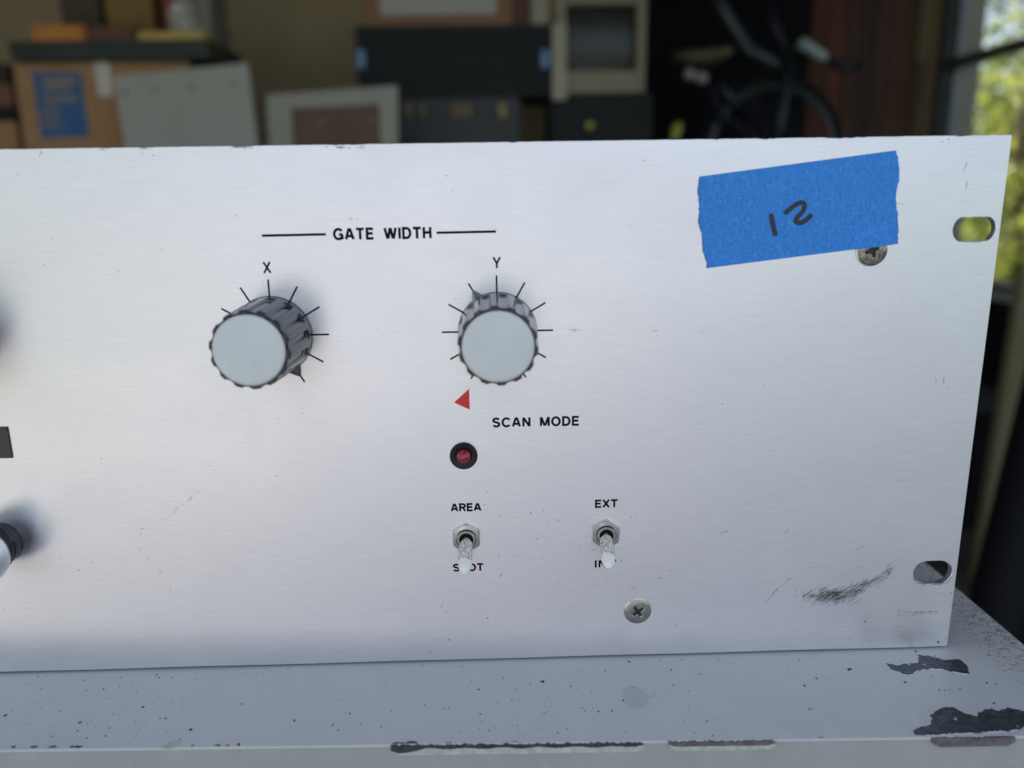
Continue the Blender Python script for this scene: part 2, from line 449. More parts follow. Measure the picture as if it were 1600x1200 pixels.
# --- display window at the left
dw = ip(obj('display_window', box(-.452, -.4009, -.0006, .0002, .0996, .1130), mat('smoked_acrylic', (.012,.012,.013), .25), bevel=.0002))
# --- indicator lamp
lamp = ip(obj('indicator_lamp', lathe([(.0058, 0), (.0058, .0007), (.0054, .0010), (.0036, .0010), (.0032, .0008), (.00312, .0002)], 64), M_HOLE, auto=35, loc=(-.2155, -.0001, .0962)))
M_LENS = mat('red_lens', (.30,.012,.02), .12, Transmission_Weight=.1, Coat_Weight=.5)
obj('lens', lathe([(.0031, .0002), (.0031, .0010)]+[(.0031*math.cos(R_(a)), .0010+.0026*math.sin(R_(a))) for a in (15,30,45,60,75,86)], 40), M_LENS, lamp, auto=60)
# --- toggle switches
def m_lever():
    m = mat('flaking_white_lever', (.75,.75,.7), .45); n = N(m)
    v = n.coords(); sx = n.new("ShaderNodeSeparateXYZ"); n.link(v, sx.inputs[0])
    a = n.noise(v, 380, 4, .65); b = n.noise(n.coords(loc=(5,1,2)), 1100, 3, .7)
    # grime sits on the shaft, the rounded tip is rubbed clean (object z runs along the lever)
    k = n.math('MULTIPLY', n.math('SUBTRACT', .0158, sx.outputs[2]), 130)
    f = n.math('ADD', n.math('MULTIPLY', a, 1.), n.math('MINIMUM', n.math('MAXIMUM', k, -1), .11))
    c = n.ramp(f, (.52, (.95,.91,.83)), (.58, (.86,.81,.70)), (.62, (.30,.22,.12)), (.66, (.90,.86,.76)), (.72, (.74,.66,.50)), (.77, (.10,.07,.04)))
    n.set("Base Color", n.mix(n.ramp(b, (.62, 0.), (.7, .55)), c, (.16,.13,.09)))
    n.set("Normal", n.bump(n.math('ADD', a, n.math('MULTIPLY', b, .5)), .8, .0005)); n.b.inputs["Roughness"].default_value = .7; n.b.inputs["Specular IOR Level"].default_value = .2
    return m
M_LEVER = m_lever()
def toggle(cx, cz, lean, side, rot, seed, label):
    random.seed(seed)
    body = ip(obj('toggle_switch', lathe([(.0040, .0), (.0040, .0030), (.00385, .0034), (.0032, .0034), (.0029, .0031), (.0027, .0012), (.0002, .0012)], 48, cap0=False), M_STEEL, auto=30, loc=(cx, -.0001, cz)))
    body['label'] = label
    obj('bushing_hole', lathe([(.00262, .0013), (.0027, .0022), (.0001, .0014)], 32, cap0=False, cap1=False), M_HOLE, body)
    bm = bmesh.new(); rows = []
    for r, h in ((.0066, .0), (.0066, .0016), (.0060, .0021), (.0044, .0022), (.0043, .0006)):
        row = []
        for i in range(48):
            a = 2*math.pi*i/48; q = (a % (math.pi/3))-math.pi/6
            hexr = .00572/math.cos(q); rr = min(r, hexr) if r > .005 else r
            row.append(bm.verts.new((rr*math.cos(a+rot+math.pi/2), -h, rr*math.sin(a+rot+math.pi/2))))
        rows.append(row)
    for a, b in zip(rows, rows[1:]):
        for i in range(48): k = (i+1) % 48; bm.faces.new((a[k], a[i], b[i], b[k]))
    bmesh.ops.recalc_face_normals(bm, faces=bm.faces)
    obj('hex_nut', bm, M_STEEL, body, auto=25)
    # lever: along local z, then laid forward (-y) and down
    prof = [(.0013, -.001), (.0013, .0030), (.0021, .0036), (.0025, .0045), (.0027, .0065), (.00295, .0090), (.0030, .0125), (.0029, .0152), (.0027, .0174), (.0023, .0191), (.0017, .0203), (.0010, .0210), (.0006, .0211)]
    bm = lathe(prof, 32, 'z')
    for v in bm.verts:
        if .0035 < v.co.z < .0165:
            v.co.x *= 1+random.uniform(-.06, .06); v.co.y *= 1+random.uniform(-.06, .06)
        elif v.co.z > .0165: v.co.x *= 1+random.uniform(-.02, .02)
    lv = obj('lever', bm, M_LEVER, body, auto=70)
    d = Vector((math.sin(side), -math.cos(lean), -math.sin(lean))).normalized()
    lv.rotation_euler = d.to_track_quat('Z', 'X').to_euler(); lv.location = (0, .0005, 0)
toggle(-.2154, .0596, R_(19), R_(-1), R_(0), 3, 'toggle switch under AREA, lever down over SPOT')
toggle(-.1556, .0598, R_(17), R_(-3.5), R_(-4), 4, 'toggle switch under EXT, lever down over INT')
# --- screws
M_RECESS = mat('recess_shade', (.03,.027,.024), .6)
def screw(cx, cz, r, rot, m, label):
    bm = bmesh.new(); NA, NR = 96, 26; rows = []
    def H(x, z):
        rr = math.hypot(x, z)/r; h = .00035+.0007*math.sqrt(max(0, 1-rr*rr*.9)) if rr < .93 else .00035+.0007*math.sqrt(1-.93**2*.9)*(1-(rr-.93)/.07)
        c, s = math.cos(rot), math.sin(rot); a, b = (x*c+z*s)/r, (-x*s+z*c)/r
        def arm(u, v): return max(abs(v)/(.13-.04*min(1, abs(u)/.5)), abs(u)/.52)
        q = min(arm(a, b), arm(b, a), math.hypot(a, b)/.24)
        if q < 1: h = max(.00012, h-.0016*min(1, (1-q)*2.2))
        return h
    for j in range(1, NR+1):
        rr = r*j/NR; rows.append([bm.verts.new((rr*math.cos(2*math.pi*i/NA), -H(rr*math.cos(2*math.pi*i/NA), rr*math.sin(2*math.pi*i/NA)), rr*math.sin(2*math.pi*i/NA))) for i in range(NA)])
    c0 = bm.verts.new((0, -H(0, 0), 0))
    for i in range(NA): bm.faces.new((c0, rows[0][i], rows[0][(i+1) % NA]))
    for a, b in zip(rows, rows[1:]):
        for i in range(NA): k = (i+1) % NA; bm.faces.new((a[k], a[i], b[i], b[k]))
    bmesh.ops.recalc_face_normals(bm, faces=bm.faces)
    o = ip(obj('screw', bm, m, auto=40, loc=(cx, -.0001, cz))); o['label'] = label
    o.data.materials.append(M_RECESS)
    for p in o.data.polygons:                # cross recess coloured dark in place of the shade inside it
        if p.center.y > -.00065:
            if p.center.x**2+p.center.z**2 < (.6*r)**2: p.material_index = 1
    obj('washer_rim', lathe([(r*1.045, -.0002), (r*1.045, .0004), (r*.985, .0005), (r*.98, .0001)], 64, cap0=False, cap1=False), M_STEEL, o, auto=40)
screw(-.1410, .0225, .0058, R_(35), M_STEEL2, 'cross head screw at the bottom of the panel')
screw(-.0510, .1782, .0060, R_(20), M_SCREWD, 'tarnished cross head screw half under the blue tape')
# --- wear on the panel
def m_soft(name, c, a):                  # thin smear: the metal shows through
    m = mat(name, c, .6); m.node_tree.nodes["Principled BSDF"].inputs["Alpha"].default_value = a; return m
def wig(px, py, dx, dy, n=6, w=.00018, amp=1.2):
    pts = []
    for i in range(n):
        t = i/(n-1); q = P(px+dx*t+random.uniform(-amp, amp)*(0 < i < n-1), py+dy*t+random.uniform(-amp, amp)*(0 < i < n-1)); pts.append(q)
    ws = [w*random.uniform(.35, 1.) * (.35 if i in (0, n-1) else 1) for i in range(n)]
    return (pts, ws, False)
random.seed(21); sc = []
for x, y, l in ((360,229.5,40),(500,229,78),(155,231.5,10),(205,230.5,20),(1345,213,12),(1285,214.5,40),(1188,216,25),(1490,212,12)):
    for k in range(max(2, int(l/9))): sc.append(wig(x+random.random()*l*.8, y+random.uniform(0, 2.4), random.uniform(6, 16), random.uniform(-1.5, 1.5), 6, .00022, 1))
for a in ((62,234,5,6),(64,238,-2,7),(1505,268,6,-12),(1511,282,-2,14),(1400,318,14,1),(217,828,10,-2),(222,832,-4,3),(1020,519,8,-3),(896,516,14,0),(895,518,6,-2),(545,340,6,2),(550,342,-4,3),(780,903,4,-6),(781,866,-3,4),(868,812,8,2),(985,918,8,2),(1225,832,8,-5),(1126,834,9,-4),(1132,829,6,3),(692,940,-3,12),(696,952,2,6),(1345,857,3,-3),(120,890,6,1),(890,515,10,1),(1462,590,0,10),(1475,588,-1,12)):
    sc.append(wig(*a, n=5, w=.0002, amp=.8))
# light crossing scuffs lower left
M_SCR = m_soft('scratch_dirt', (.08,.07,.07), .75); M_SCRL = m_soft('faint_scratch', (.25,.24,.22), .5)
onpanel(tag(obj('edge_nicks', strokes_mesh(sc, onP, .00004), M_SCR), kind='stuff'))
fs_ = []
for x0, y0, x1, y1, k in ((320,762,255,812,16),(212,848,238,878,9),(238,876,275,928,5),(1300,960,1330,1000,4)):
    for i in range(k):
        t = random.random(); fs_.append(wig(x0+(x1-x0)*t+random.uniform(-3,3), y0+(y1-y0)*t+random.uniform(-2,2), (x1-x0)*.14*random.uniform(.3,1), (y1-y0)*.14*random.uniform(.3,1), 4, .00016, .6))
onpanel(tag(obj('faint_scuff', strokes_mesh(fs_, onP, .00003), M_SCRL), kind='stuff'))
# black rub mark, lower right
rb = []
def rubx(x, y): return 1100+x/3, 800+y/3
for i in range(520):
    if i < 340:                             # dark horizontal smudge
        cx = random.gauss(590, 50); cy = 399+random.gauss(0, 17)-.05*(cx-600)
    else:                                   # tail rising to the right
        t = random.random(); cx = 640+t*225; cy = 402-t*118+random.gauss(0, 15)
    a = R_(random.gauss(36, 5)); l = random.uniform(8, 46)
    x0, y0 = rubx(cx, cy); rb.append(wig(x0, y0, l*math.cos(a)/3, -l*math.sin(a)/3, 4, random.uniform(.00010, .00026), .35))
for i in range(30):
    t = random.random(); cx = 455+t*60; x0, y0 = rubx(cx, 395+random.gauss(0, 5)); rb.append(wig(x0, y0, random.uniform(2, 5), -random.uniform(1, 3), 4, .00014, .3))
for x0, y0, x1, y1, w in ((282,432,330,375,.00016),(330,375,412,308,.00012),(318,388,345,358,.0003),(385,322,412,308,.0003),(425,370,438,368,.0003),(715,262,742,255,.00016),(680,440,740,405,.0002)):
    a, b = rubx(x0, y0); c, d = rubx(x1, y1); rb.append(wig(a, b, c-a, d-b, 7, w, .5))
onpanel(tag(obj('black_rub_mark', strokes_mesh(rb, onP, .00005), m_soft('rub_black', (.08,.07,.07), .46)), kind='stuff'))
# chewed row of dents by the corner
dn = []
for i in range(60):
    x = random.uniform(908, 1088); y = 466+(random.random()**2)*26*(1-(x-908)/260)
    a, b = rubx(x, y); dn.append(wig(a, b, random.uniform(.8, 3), random.uniform(-.6, .8), 4, .00026, .3))
for i in range(12):
    a, b = rubx(random.uniform(880, 945), 538+random.uniform(-4, 4)); dn.append(wig(a, b, random.uniform(.8, 2.5), 0, 3, .00012, .2))
onpanel(tag(obj('corner_dents', strokes_mesh(dn, onP, .00004), mat('dent_grey', (.10,.095,.09), .5, .4)), kind='stuff'))
# specks
sp = []
for i in range(170):
    px, py = random.uniform(5, 1560), random.uniform(240, 1030)
    if random.random() < .35: px, py = random.gauss(870, 90), random.gauss(850, 45)
    q = P(px, py)
    if q[0] > -.001 or q[1] < .001 or q[1] > .2205: continue
    if any(math.hypot(q[0]-a, q[1]-b) < .0165 for a, b in ((-.2903,.1485),(-.2003,.1485))): continue
    r = abs(random.gauss(.00007, .00006))+.00005; sp.append(blob(q[0], q[1], r*random.uniform(1, 2.2), r, random.uniform(0, 3), 6))
for px, py, r in ((1352,971,.00045),(1466,1003,.0006),(240,243,.00028),(1373,918,.0003),(1340,858,.00028),(1482,218,.0003),(1472,222,.00022),(1510,254,.00025),(1455,980,.0002),(1478,998,.0002),(1487,927,.0003)):
    q = P(px, py); sp.append(blob(q[0], q[1], r, r*.8, 0, 8, .2))
onpanel(tag(obj('dirt_specks', polys_mesh(sp, onP, .00005), mat('dirt_brown', (.07,.05,.04), .7)), kind='stuff'))
# burr on slot edges
bur = []
for cx, cz, hw, hr, a0, a1 in ((-.0105,.1857,.0086,.00466,250,300),(-.0105,.1857,.0086,.00466,80,110),(-.0108,.0372,.0088,.0056,200,340)):
    for a in range(a0, a1, 5):
        s = [(cx+math.cos(R_(b))*hr*1.0+(.0033 if math.cos(R_(b)) > 0 else -.0033)*min(1, abs(math.cos(R_(b)))*2), cz+hr*math.sin(R_(b))*(1+random.uniform(0, .09))) for b in (a, a+3, a+6)]
        bur.append((s, [.0002, .0005*random.uniform(.3, 1), .0002], False))
onpanel(tag(obj('slot_burr', strokes_mesh(bur, onP, .0004), M_CHROME), kind='stuff'))
# ------------------------------------------------------------------ blue tape
def m_tape():
    m = mat('blue_masking_tape', (.012,.13,.52), .62); n = N(m)
    v = n.coords(); a = n.noise(v, 900, 4, .7); b = n.noise(v, 60, 4, .6); c = n.noise(n.coords((1,1,.22)), 1800, 3, .6)
    col = n.ramp(n.math('ADD', n.math('MULTIPLY', a, .6), n.math('MULTIPLY', c, .4)), (.36, (.015,.18,.60)), (.52, (.024,.235,.70)), (.68, (.10,.34,.80)))
    n.set("Base Color", n.mix(n.ramp(b, (.45, 0.), (.75, .3)), col, (.035,.25,.72)))
    n.set("Normal", n.bump(n.math('ADD', a, c), .35, .0003)); return m
M_TAPE = m_tape()
c0, c1, c2, c3 = [Vector(q) for q in (P(1092,276), P(1399,235), P(1403,381), P(1104,419))]
random.seed(12); NU, NV = 150, 64; bm = bmesh.new(); g = []
jl = [0]; jr = [0]
for j in range(NV): jl.append(jl[-1]*.7+random.gauss(0, .00014)); jr.append(jr[-1]*.72+random.gauss(0, .00016))
scw = Vector((-.0510, .1782))
for j in range(NV+1):
    v = j/NV; row = []
    L = c3.lerp(c0, v); Rr = c2.lerp(c1, v); d = (Rr-L).normalized()
    L = L+d*(jl[j]+.0012*math.sin(v*3.1)*-1*(v > .1)+.0004*math.sin(v*21)); Rr = Rr+d*(jr[j]+.0011*math.exp(-((v-.78)/.11)**2)-.0007*math.exp(-((v-.55)/.09)**2))
    for i in range(NU+1):
        u = i/NU; p = L.lerp(Rr, u)
        h = .00024+.00006*math.sin(u*37+v*5)*math.sin(v*9+u*3)+.00005*math.sin(u*210+2*math.sin(v*9))*max(0, math.sin(u*9+v*2))+.0003*math.exp(-((u-.86-.05*v)/.005)**2)+.00025*math.exp(-((u-.07-.1*(1-v))/.008)**2)
        if u < .03: h += .0007*(1-u/.03)*abs(math.sin(v*9))
        if u > .95: h += .0006*((u-.95)/.05)*math.exp(-((v-.72)/.15)**2)
        ds = (p-scw).length
        if ds < .009: h = max(h, .00030+.0009*min(1, max(0, (.009-ds)/.0032)))
        row.append(bm.verts.new((p.x, -h, p.y)))
    g.append(row)
for a, b in zip(g, g[1:]):
    for i in range(NU): bm.faces.new((a[i], a[i+1], b[i+1], b[i]))
tape = obj('blue_tape', bm, M_TAPE, smooth=True); tag(tape, 'torn strip of blue masking tape with a handwritten 12 stuck on the panel', 'tape')
def sm_curve(pts, k=5):
    out = []; n = len(pts)
    for i in range(n-1):
        p0, p1, p2, p3 = [Vector(pts[max(0, min(n-1, q))]) for q in (i-1, i, i+1, i+2)]
        for j in range(k):
            t = j/k; out.append(.5*((2*p1)+(p2-p0)*t+(2*p0-5*p1+4*p2-p3)*t*t+(3*p1-p0-3*p2+p3)*t**3))
    out.append(Vector(pts[-1])); return out
def c4(x, y): return P(1060+.3375*x, 200+.3375*y)
for nm, pts in (('1', [(427,396),(433,430),(441,468),(450,500)]), ('2', [(489,396),(512,378),(543,354),(568,346),(582,356),(578,380),(560,402),(544,420),(545,434),(566,439),(592,424),(618,400)])):
    cv = sm_curve([c4(*q) for q in pts], 6); n = len(cv)
    w = [.00190*(.75+.25*min(1, min(i, n-1-i)/2))*random.uniform(.95, 1.05) for i in range(n)]
    vs, fs = strokes_mesh([(cv, w, False)], lambda p, h: (p.x, -.00027-h, p.y), .00007)
    obj('marker_digit', (vs, fs), mat('marker_ink', (.018,.016,.03), .45), tape)
# ------------------------------------------------------------------ steel cabinet the panel stands on
cab = empty('steel_cabinet', (-.28, .2, -.85), 'grey painted steel cabinet with chipped edges under the instrument', 'cabinet')
CO = Vector((-.28, .2, -.85))
def cp(o): o.parent = cab; o.location = o.location-CO; return o
XL, XR, YB = -.62, .0352, .46
TZ = -.0003
def topsheet():
    bm = bmesh.new(); rows = []
    nx = 80
    prof = [(.0, -.0009), (.0, -.0005), (.00012, -.0002), (.0004, -.00003), (.0008, 0)]
    for dy, z in prof: rows.append([bm.verts.new((XL+(XR-XL)*i/nx, fy(XL+(XR-XL)*i/nx)+dy, z+TZ)) for i in range(nx+1)])
    for y in (-.03, .0, .05, .15, .3, YB): rows.append([bm.verts.new((XL+(XR-XL)*i/nx+ (.0006*math.sin(y*60) if i == nx else 0), y, TZ)) for i in range(nx+1)])
    rows.append([bm.verts.new((XL+(XR-XL)*i/nx, YB, -.0009+TZ)) for i in range(nx+1)])
    for a, b in zip(rows, rows[1:]):
        for i in range(nx): bm.faces.new((a[i], a[i+1], b[i+1], b[i]))
    return bm
cp(obj('top', topsheet(), M_TOP, smooth=True))
cp(obj('side_edge', box(XR-.0006, XR+.0012, fy(XR)+.001, YB, -.004, TZ-.00015), M_TOP, bevel=.0005))
# body below the top
bm = bmesh.new()
pts = [(XL, fy(XL)+.0003), (XR, fy(XR)+.0003), (XR, YB), (XL, YB)]
a = [bm.verts.new((x, y, -.0011)) for x, y in pts]; b = [bm.verts.new((x, y, -.85)) for x, y in pts]
for i in range(4): k = (i+1) % 4; bm.faces.new((a[i], b[i], b[k], a[k]))
bm.faces.new(b[::-1]); bmesh.ops.recalc_face_normals(bm, faces=bm.faces)
cp(obj('body', bm, M_FRONT))
M_PRIM = m_noise('dark_primer', (.016,.021,.030), (.05,.06,.072), .28, 320, bump=.5)
M_CHIPL = m_noise('bare_filler', (.56,.55,.50), (.44,.42,.37), .5, 300, bump=.3)
M_RUST = m_noise('rusty_purple_primer', (.10,.085,.085), (.20,.17,.165), .5, 260, bump=.5)
def c5(x, y): return T(1100+x/3, 800+y/3, 0)
chip1 = [c5(*q) for q in ((850,705),(905,714),(960,708),(1003,703),(1005,668),(1060,672),(1130,690),(1200,688),(1228,712),(1241,738),(1238,756),(1180,752),(1120,735),(1060,735),(1000,742),(975,762),(920,752),(875,738))]
chip2 = [c5(*q) for q in ((985,1040),(978,1022),(1062,990),(1060,950),(1110,912),(1160,908),(1200,930),(1275,954),(1285,935),(1350,915),(1372,930),(1425,914),(1490,930),(1560,922),(1700,940),(1700,1000),(1500,1008),(1450,1024),(1100,1044))]
for c in (chip1, chip2):
    pl = [(x, max(y, fy(x)+.0003)) for x, y in jag(c, .00042, .0010)]
    ch_ = cp(obj('paint_chip', polys_mesh([pl], lambda p, h: (p.x, p.y, TZ+h), .00012), M_PRIM))
    # raised paint rim, broken
    rim = []; k = 0
    while k < len(pl)-4:
        l = random.randint(2, 6); seg = pl[k:k+l+1]
        if len(seg) > 2: rim.append((seg, [.0002]+[random.uniform(.00015, .00045) for _ in seg[2:]]+[.00015], False))
        k += l+random.randint(0, 3)
    o = obj('paint_rim', strokes_mesh(rim, lambda p, h: (p.x, p.y, TZ+h), .00028), mat('lifted_paint', (.62,.66,.66), .2), ch_); tag(o, kind='stuff')
# specks on the top
random.seed(33); dk, lt = [], []
fixed = ((848,1064,.0011),(983,1033,.0008),(125,1128,.0009),(258,1122,.0006),(298,1139,.0012),(373,1162,.0011),(223,1104,.0009),(250,1121,.0005),(135,1152,.0005),(121,1141,.0005),(165,1149,.0005),(8,1117,.001),(80,1150,.0004),(520,1132,.0006),(1328,1045,.0013),(1276,1059,.0008),(1415,1065,.0010),(1265,1107,.0007),(1431,1017,.0008),(1545,1023,.0006),(1557,1068,.0005),(1468,1077,.0006),(1500,1076,.0005),(1553,1098,.0007),(1484,1077,.0004),(1477,1078,.0004),(1105,1126,.0005),(914,1110,.0004),(1052,1069,.0005),(1094,1052,.0005),(872,1144,.0005),(850,1113,.0004),(1085,1144,.0004))
for px, py, r in fixed:
    q = T(px, py); dk.append(blob(q[0], q[1], r*.55, r*.75, random.uniform(0, 3), 9, .3))
for i in range(260):
    cl = random.random()
    if cl < .30: px, py = random.gauss(870, 120), random.uniform(1045, 1155)
    elif cl < .50: px, py = random.gauss(140, 110), random.uniform(1055, 1160)
    elif cl < .62: px, py = random.uniform(0, 1480), 1052-.027*random.uniform(0, 1480)+random.uniform(3, 14); py = 1052-.027*px+random.uniform(3, 14)
    else: px, py = random.uniform(0, 1600), random.uniform(1030, 1158)
    q = T(px, py)
    if q[0] > XR-.001 or q[1] < fy(q[0])+.002 or (q[1] > -.0006): continue
    r = min(.0006, abs(random.gauss(.00006, .00010))+.00005); (dk if random.random() < .86 else lt).append(blob(q[0], q[1], r, r*random.uniform(.9, 2.2), random.uniform(-.8, .8), 7, .35))
for px, py, r in ((1304,1095,.0010),(1513,1091,.0011),(1420,1038,.0008),(1445,1038,.0006),(1430,1057,.0006),(1412,1021,.0008),(1170,1052,.0006),(1493,1123,.0009)):
    q = T(px, py); lt.append(blob(q[0], q[1], r*.6, r*.7, 0, 9, .25))
on2 = lambda p, h: (p.x, p.y, TZ+h)
cp(tag(obj('dark_specks', polys_mesh(dk, on2, .00014), mat('speck_brown', (.05,.035,.025), .6)), kind='stuff'))
cp(tag(obj('pale_specks', polys_mesh(lt, on2, .00024), mat('speck_pale', (.55,.55,.50), .4)), kind='stuff'))
def ell(px, py, w, h_, rot=0, n=22, j=.08):
    q = T(px, py); return blob(q[0], q[1], w, h_, rot, n, j)
cp(obj('worn_spot', polys_mesh([ell(992,1088,.0049,.0075,0)], on2, .00008), m_noise('dull_patch', (.45,.46,.44), (.50,.505,.48), .5, 150)))
cp(obj('worn_spot', polys_mesh([ell(270,1162,.0035,.0022,.5)], on2, .00008), m_noise('dull_patch2', (.42,.43,.41), (.50,.50,.47), .5, 150)))
cp(obj('worn_spot', polys_mesh([ell(1425,1122,.0100,.0060,.3,26,.10)], on2, .00008), m_noise('dull_patch3', (.52,.525,.51), (.59,.59,.57), .35, 260, bump=.5)))
hl = []
for a in ((904,1041,12,12,.0004),(1040,1048,60,6,.00012),(1105,1051,35,4,.00012),(1190,1112,55,34,.00012),(1300,1110,18,38,.0009),(1285,1115,14,14,.0006),(395,1160,0,0,0),(198,1164,30,-36,.00014),(1225,1060,8,-20,.0003),(1100,1058,40,1,.0001)):
    if a[4]:
        q0, q1 = Vector(T(a[0], a[1])), Vector(T(a[0]+a[2], a[1]+a[3])); hl.append(([q0, q0.lerp(q1, .35)+Vector((.0001, .0002)), q0.lerp(q1, .7), q1], [a[4]*.3, a[4], a[4]*.8, a[4]*.2], False))
cp(tag(obj('hairline_scratches', strokes_mesh(hl, on2, .00009), mat('scratch_grey', (.55,.57,.56), .45)), kind='stuff'))
# front lip: bare strips along the fold
def strip(px0, px1, ptop, pbot, m, jitter=.0003, th=.0006, name='bare_strip'):
    top, bot = [], []
    n = max(4, int((px1-px0)/3))
    for i in range(n+1):
        px = px0+(px1-px0)*i/n; t = ptop(px); b = pbot(px); e = min(1, (min(px-px0, px1-px)+2)/14)**.6; b = t+(b-t)*(.25+.75*e)
        q = F(px, t); top.append((q[0], min(q[1]+random.uniform(-jitter, jitter), -.0002))); q = F(px, b); bot.append((q[0], q[1]+random.uniform(-jitter, jitter)*.4))
    k = .35; 
    poly = top+bot[::-1]
    bm = bmesh.new(); N_ = len(top)
    tv = [bm.verts.new(onF(Vector(p), th)) for p in top]; bv = [bm.verts.new(onF(Vector(p), th)) for p in bot]
    tb = [bm.verts.new(onF(Vector(p), -.0002)) for p in top]; bb = [bm.verts.new(onF(Vector(p), -.0002)) for p in bot]
    for i in range(N_-1):
        bm.faces.new((tv[i], tv[i+1], bv[i+1], bv[i])); bm.faces.new((tv[i+1], tv[i], tb[i], tb[i+1])); bm.faces.new((bv[i], bv[i+1], bb[i+1], bb[i]))
    bm.faces.new((tv[0], bv[0], bb[0], tb[0])); bm.faces.new((tv[-1], tb[-1], bb[-1], bv[-1]))
    bmesh.ops.recalc_face_normals(bm, faces=bm.faces)
    return cp(obj(name, bm, m, bevel=0))
edge = lambda px: 1169.5-.0052*px-.0000040*px*px
strip(613, 1006, lambda p: edge(p)+3, lambda p: edge(p)+14+.003*(p-613)*-1, M_CHIPL, .0001)
strip(611, 1004, lambda p: edge(p)-.5, lambda p: edge(p)+3.6+1.0*math.sin(p*.11)+9*max(0, 1-(p-613)/50), M_PRIM, .0004, .0008)
strip(1046, 1212, lambda p: edge(p)+3, lambda p: edge(p)+12, M_CHIPL, .0001)
strip(1044, 1210, lambda p: edge(p)-1, lambda p: edge(p)+5, M_RUST, .0003, .0008)
strip(1455, 1585, lambda p: edge(p)-1, lambda p: edge(p)+12, M_RUST, .0003, .0008)
cp(obj('paint_chip', polys_mesh([[(x, max(y, fy(x)+.0006)) for x, y in [T(*q) for q in ((612,1163),(618,1159),(634,1160),(640,1157),(650,1158),(653,1163),(640,1165))]]], on2, .0002), M_PRIM))
ek = []
for px in (20, 52, 82, 112, 121, 300, 340, 355, 700, 805, 1284):
    q = T(px, edge(px)-2); ek.append([(x, max(y, fy(x)+.0007)) for x, y in blob(q[0], q[1]+.0003, .0011*random.uniform(.3, 1.3), .0006*random.uniform(.5, 1.2), 0, 9, .4)])
cp(tag(obj('edge_chips', polys_mesh(ek, on2, .00025), M_PRIM), kind='stuff'))
# ------------------------------------------------------------------ the garage
GZ = -.85
def st(o): return tag(o, kind='structure')
M_CONC = m_noise('concrete', (.44,.43,.42), (.54,.53,.51), .85, 3, bump=.2)
M_FLOOR = m_noise('garage_floor', (.09,.085,.08), (.13,.125,.115), .7, 3, bump=.2)
M_WALL = m_noise('beige_wall', (.43,.345,.215), (.48,.385,.245), .8, 4)
M_WOOD = m_noise('dark_red_wood', (.10,.032,.018), (.19,.06,.035), .5, 9, stretch=(1,1,.12))
M_CEIL = m_noise('ceiling_board', (.22,.20,.17), (.26,.24,.21), .9, 4)
M_GRASS = m_noise('grass_ground', (.05,.085,.02), (.10,.14,.035), .9, 6)
st(obj('ground', box(-60, 60, -60, 60, GZ-.3, GZ-.02), M_GRASS))
st(obj('driveway', box(-3.2, 3.5, -14, -.05, GZ-.25, GZ-.012), M_CONC))
st(obj('garage_floor', box(-3.0, 2.12, -.04, 4.1, GZ-.25, GZ), M_FLOOR))
st(obj('back_wall', box(-3.0, 2.12, 3.9, 4.05, GZ, 1.7), M_WALL))
st(obj('left_wall', box(-3.0, -2.85, 0, 3.895, GZ, 1.7), M_WALL))
XW = 1.95
W0, W1 = 2.05, 3.62           # window opening in y
ZS, ZT = -.22, 1.45
bm = bmesh.new()
bx(bm, XW, XW+.14, 0, W0, GZ, 1.7); bx(bm, XW, XW+.14, W1, 3.895, GZ, 1.7)
bx(bm, XW, XW+.14, W0, W1, GZ, ZS); bx(bm, XW, XW+.14, W0, W1, ZT, 1.7)
bmesh.ops.remove_doubles(bm, verts=bm.verts, dist=1e-6)
st(obj('right_wall', bm, M_WALL))
st(obj('garage_roof', box(-3.1, 2.3, 0, 4.2, 1.71, 1.85), M_CEIL))
st(obj('shade_block', box(-3.0, 2.2, .02, 4.1, 1.851, 4.6), M_WALL))  # unseen block added above the roof to keep sun off the driveway
# ------------------------------------------------------------------ things stored in the garage
BT = .06                                  # height of the long bench they stand on
M_BENCH = m_noise('bench_wood', (.12,.085,.05), (.18,.13,.08), .7, 8)
bench = empty('work_bench', (-1.15, 3.2, GZ), 'long wooden bench along the back wall of the garage carrying the boxes and equipment', 'bench')
def kid(root, o): o.parent = root; o.location = o.location-root.location; return o
kid(bench, obj('bench_top', box(-2.8, .5, 2.45, 3.85, BT-.04, BT), M_BENCH, bevel=.004))
for x in (-2.75, -1.2, .45):
    for y in (2.5, 3.75): kid(bench, obj('leg', box(x-.04, x+.04, y-.04, y+.04, GZ, BT-.04), M_BENCH))
def rectat(px0, px1, py0, py1, D, base=None):
    """front rectangle of a thing standing at depth D: x0, x1, z0, z1"""
    a = at((px0+px1)/2, py0, D); b = at((px0+px1)/2, py1, D)
    x0 = at(px0, (py0+py1)/2, D).x; x1 = at(px1, (py0+py1)/2, D).x
    return x0, x1, (base if base is not None else b.z), a.z
def crate(name, px0, px1, py0, py1, D, dep, m, label=None, cat=None, base=None, bevel=.004, root=None, group=None):
    x0, x1, z0, z1 = rectat(px0, px1, py0, py1, D, base)
    if root:
        return kid(root, obj(name, box(x0, x1, D, D+dep, z0, z1), m, bevel=bevel))
    e = obj(name, box(x0, x1, D, D+dep, z0, z1), m, bevel=bevel); tag(e, label, cat, group); return e
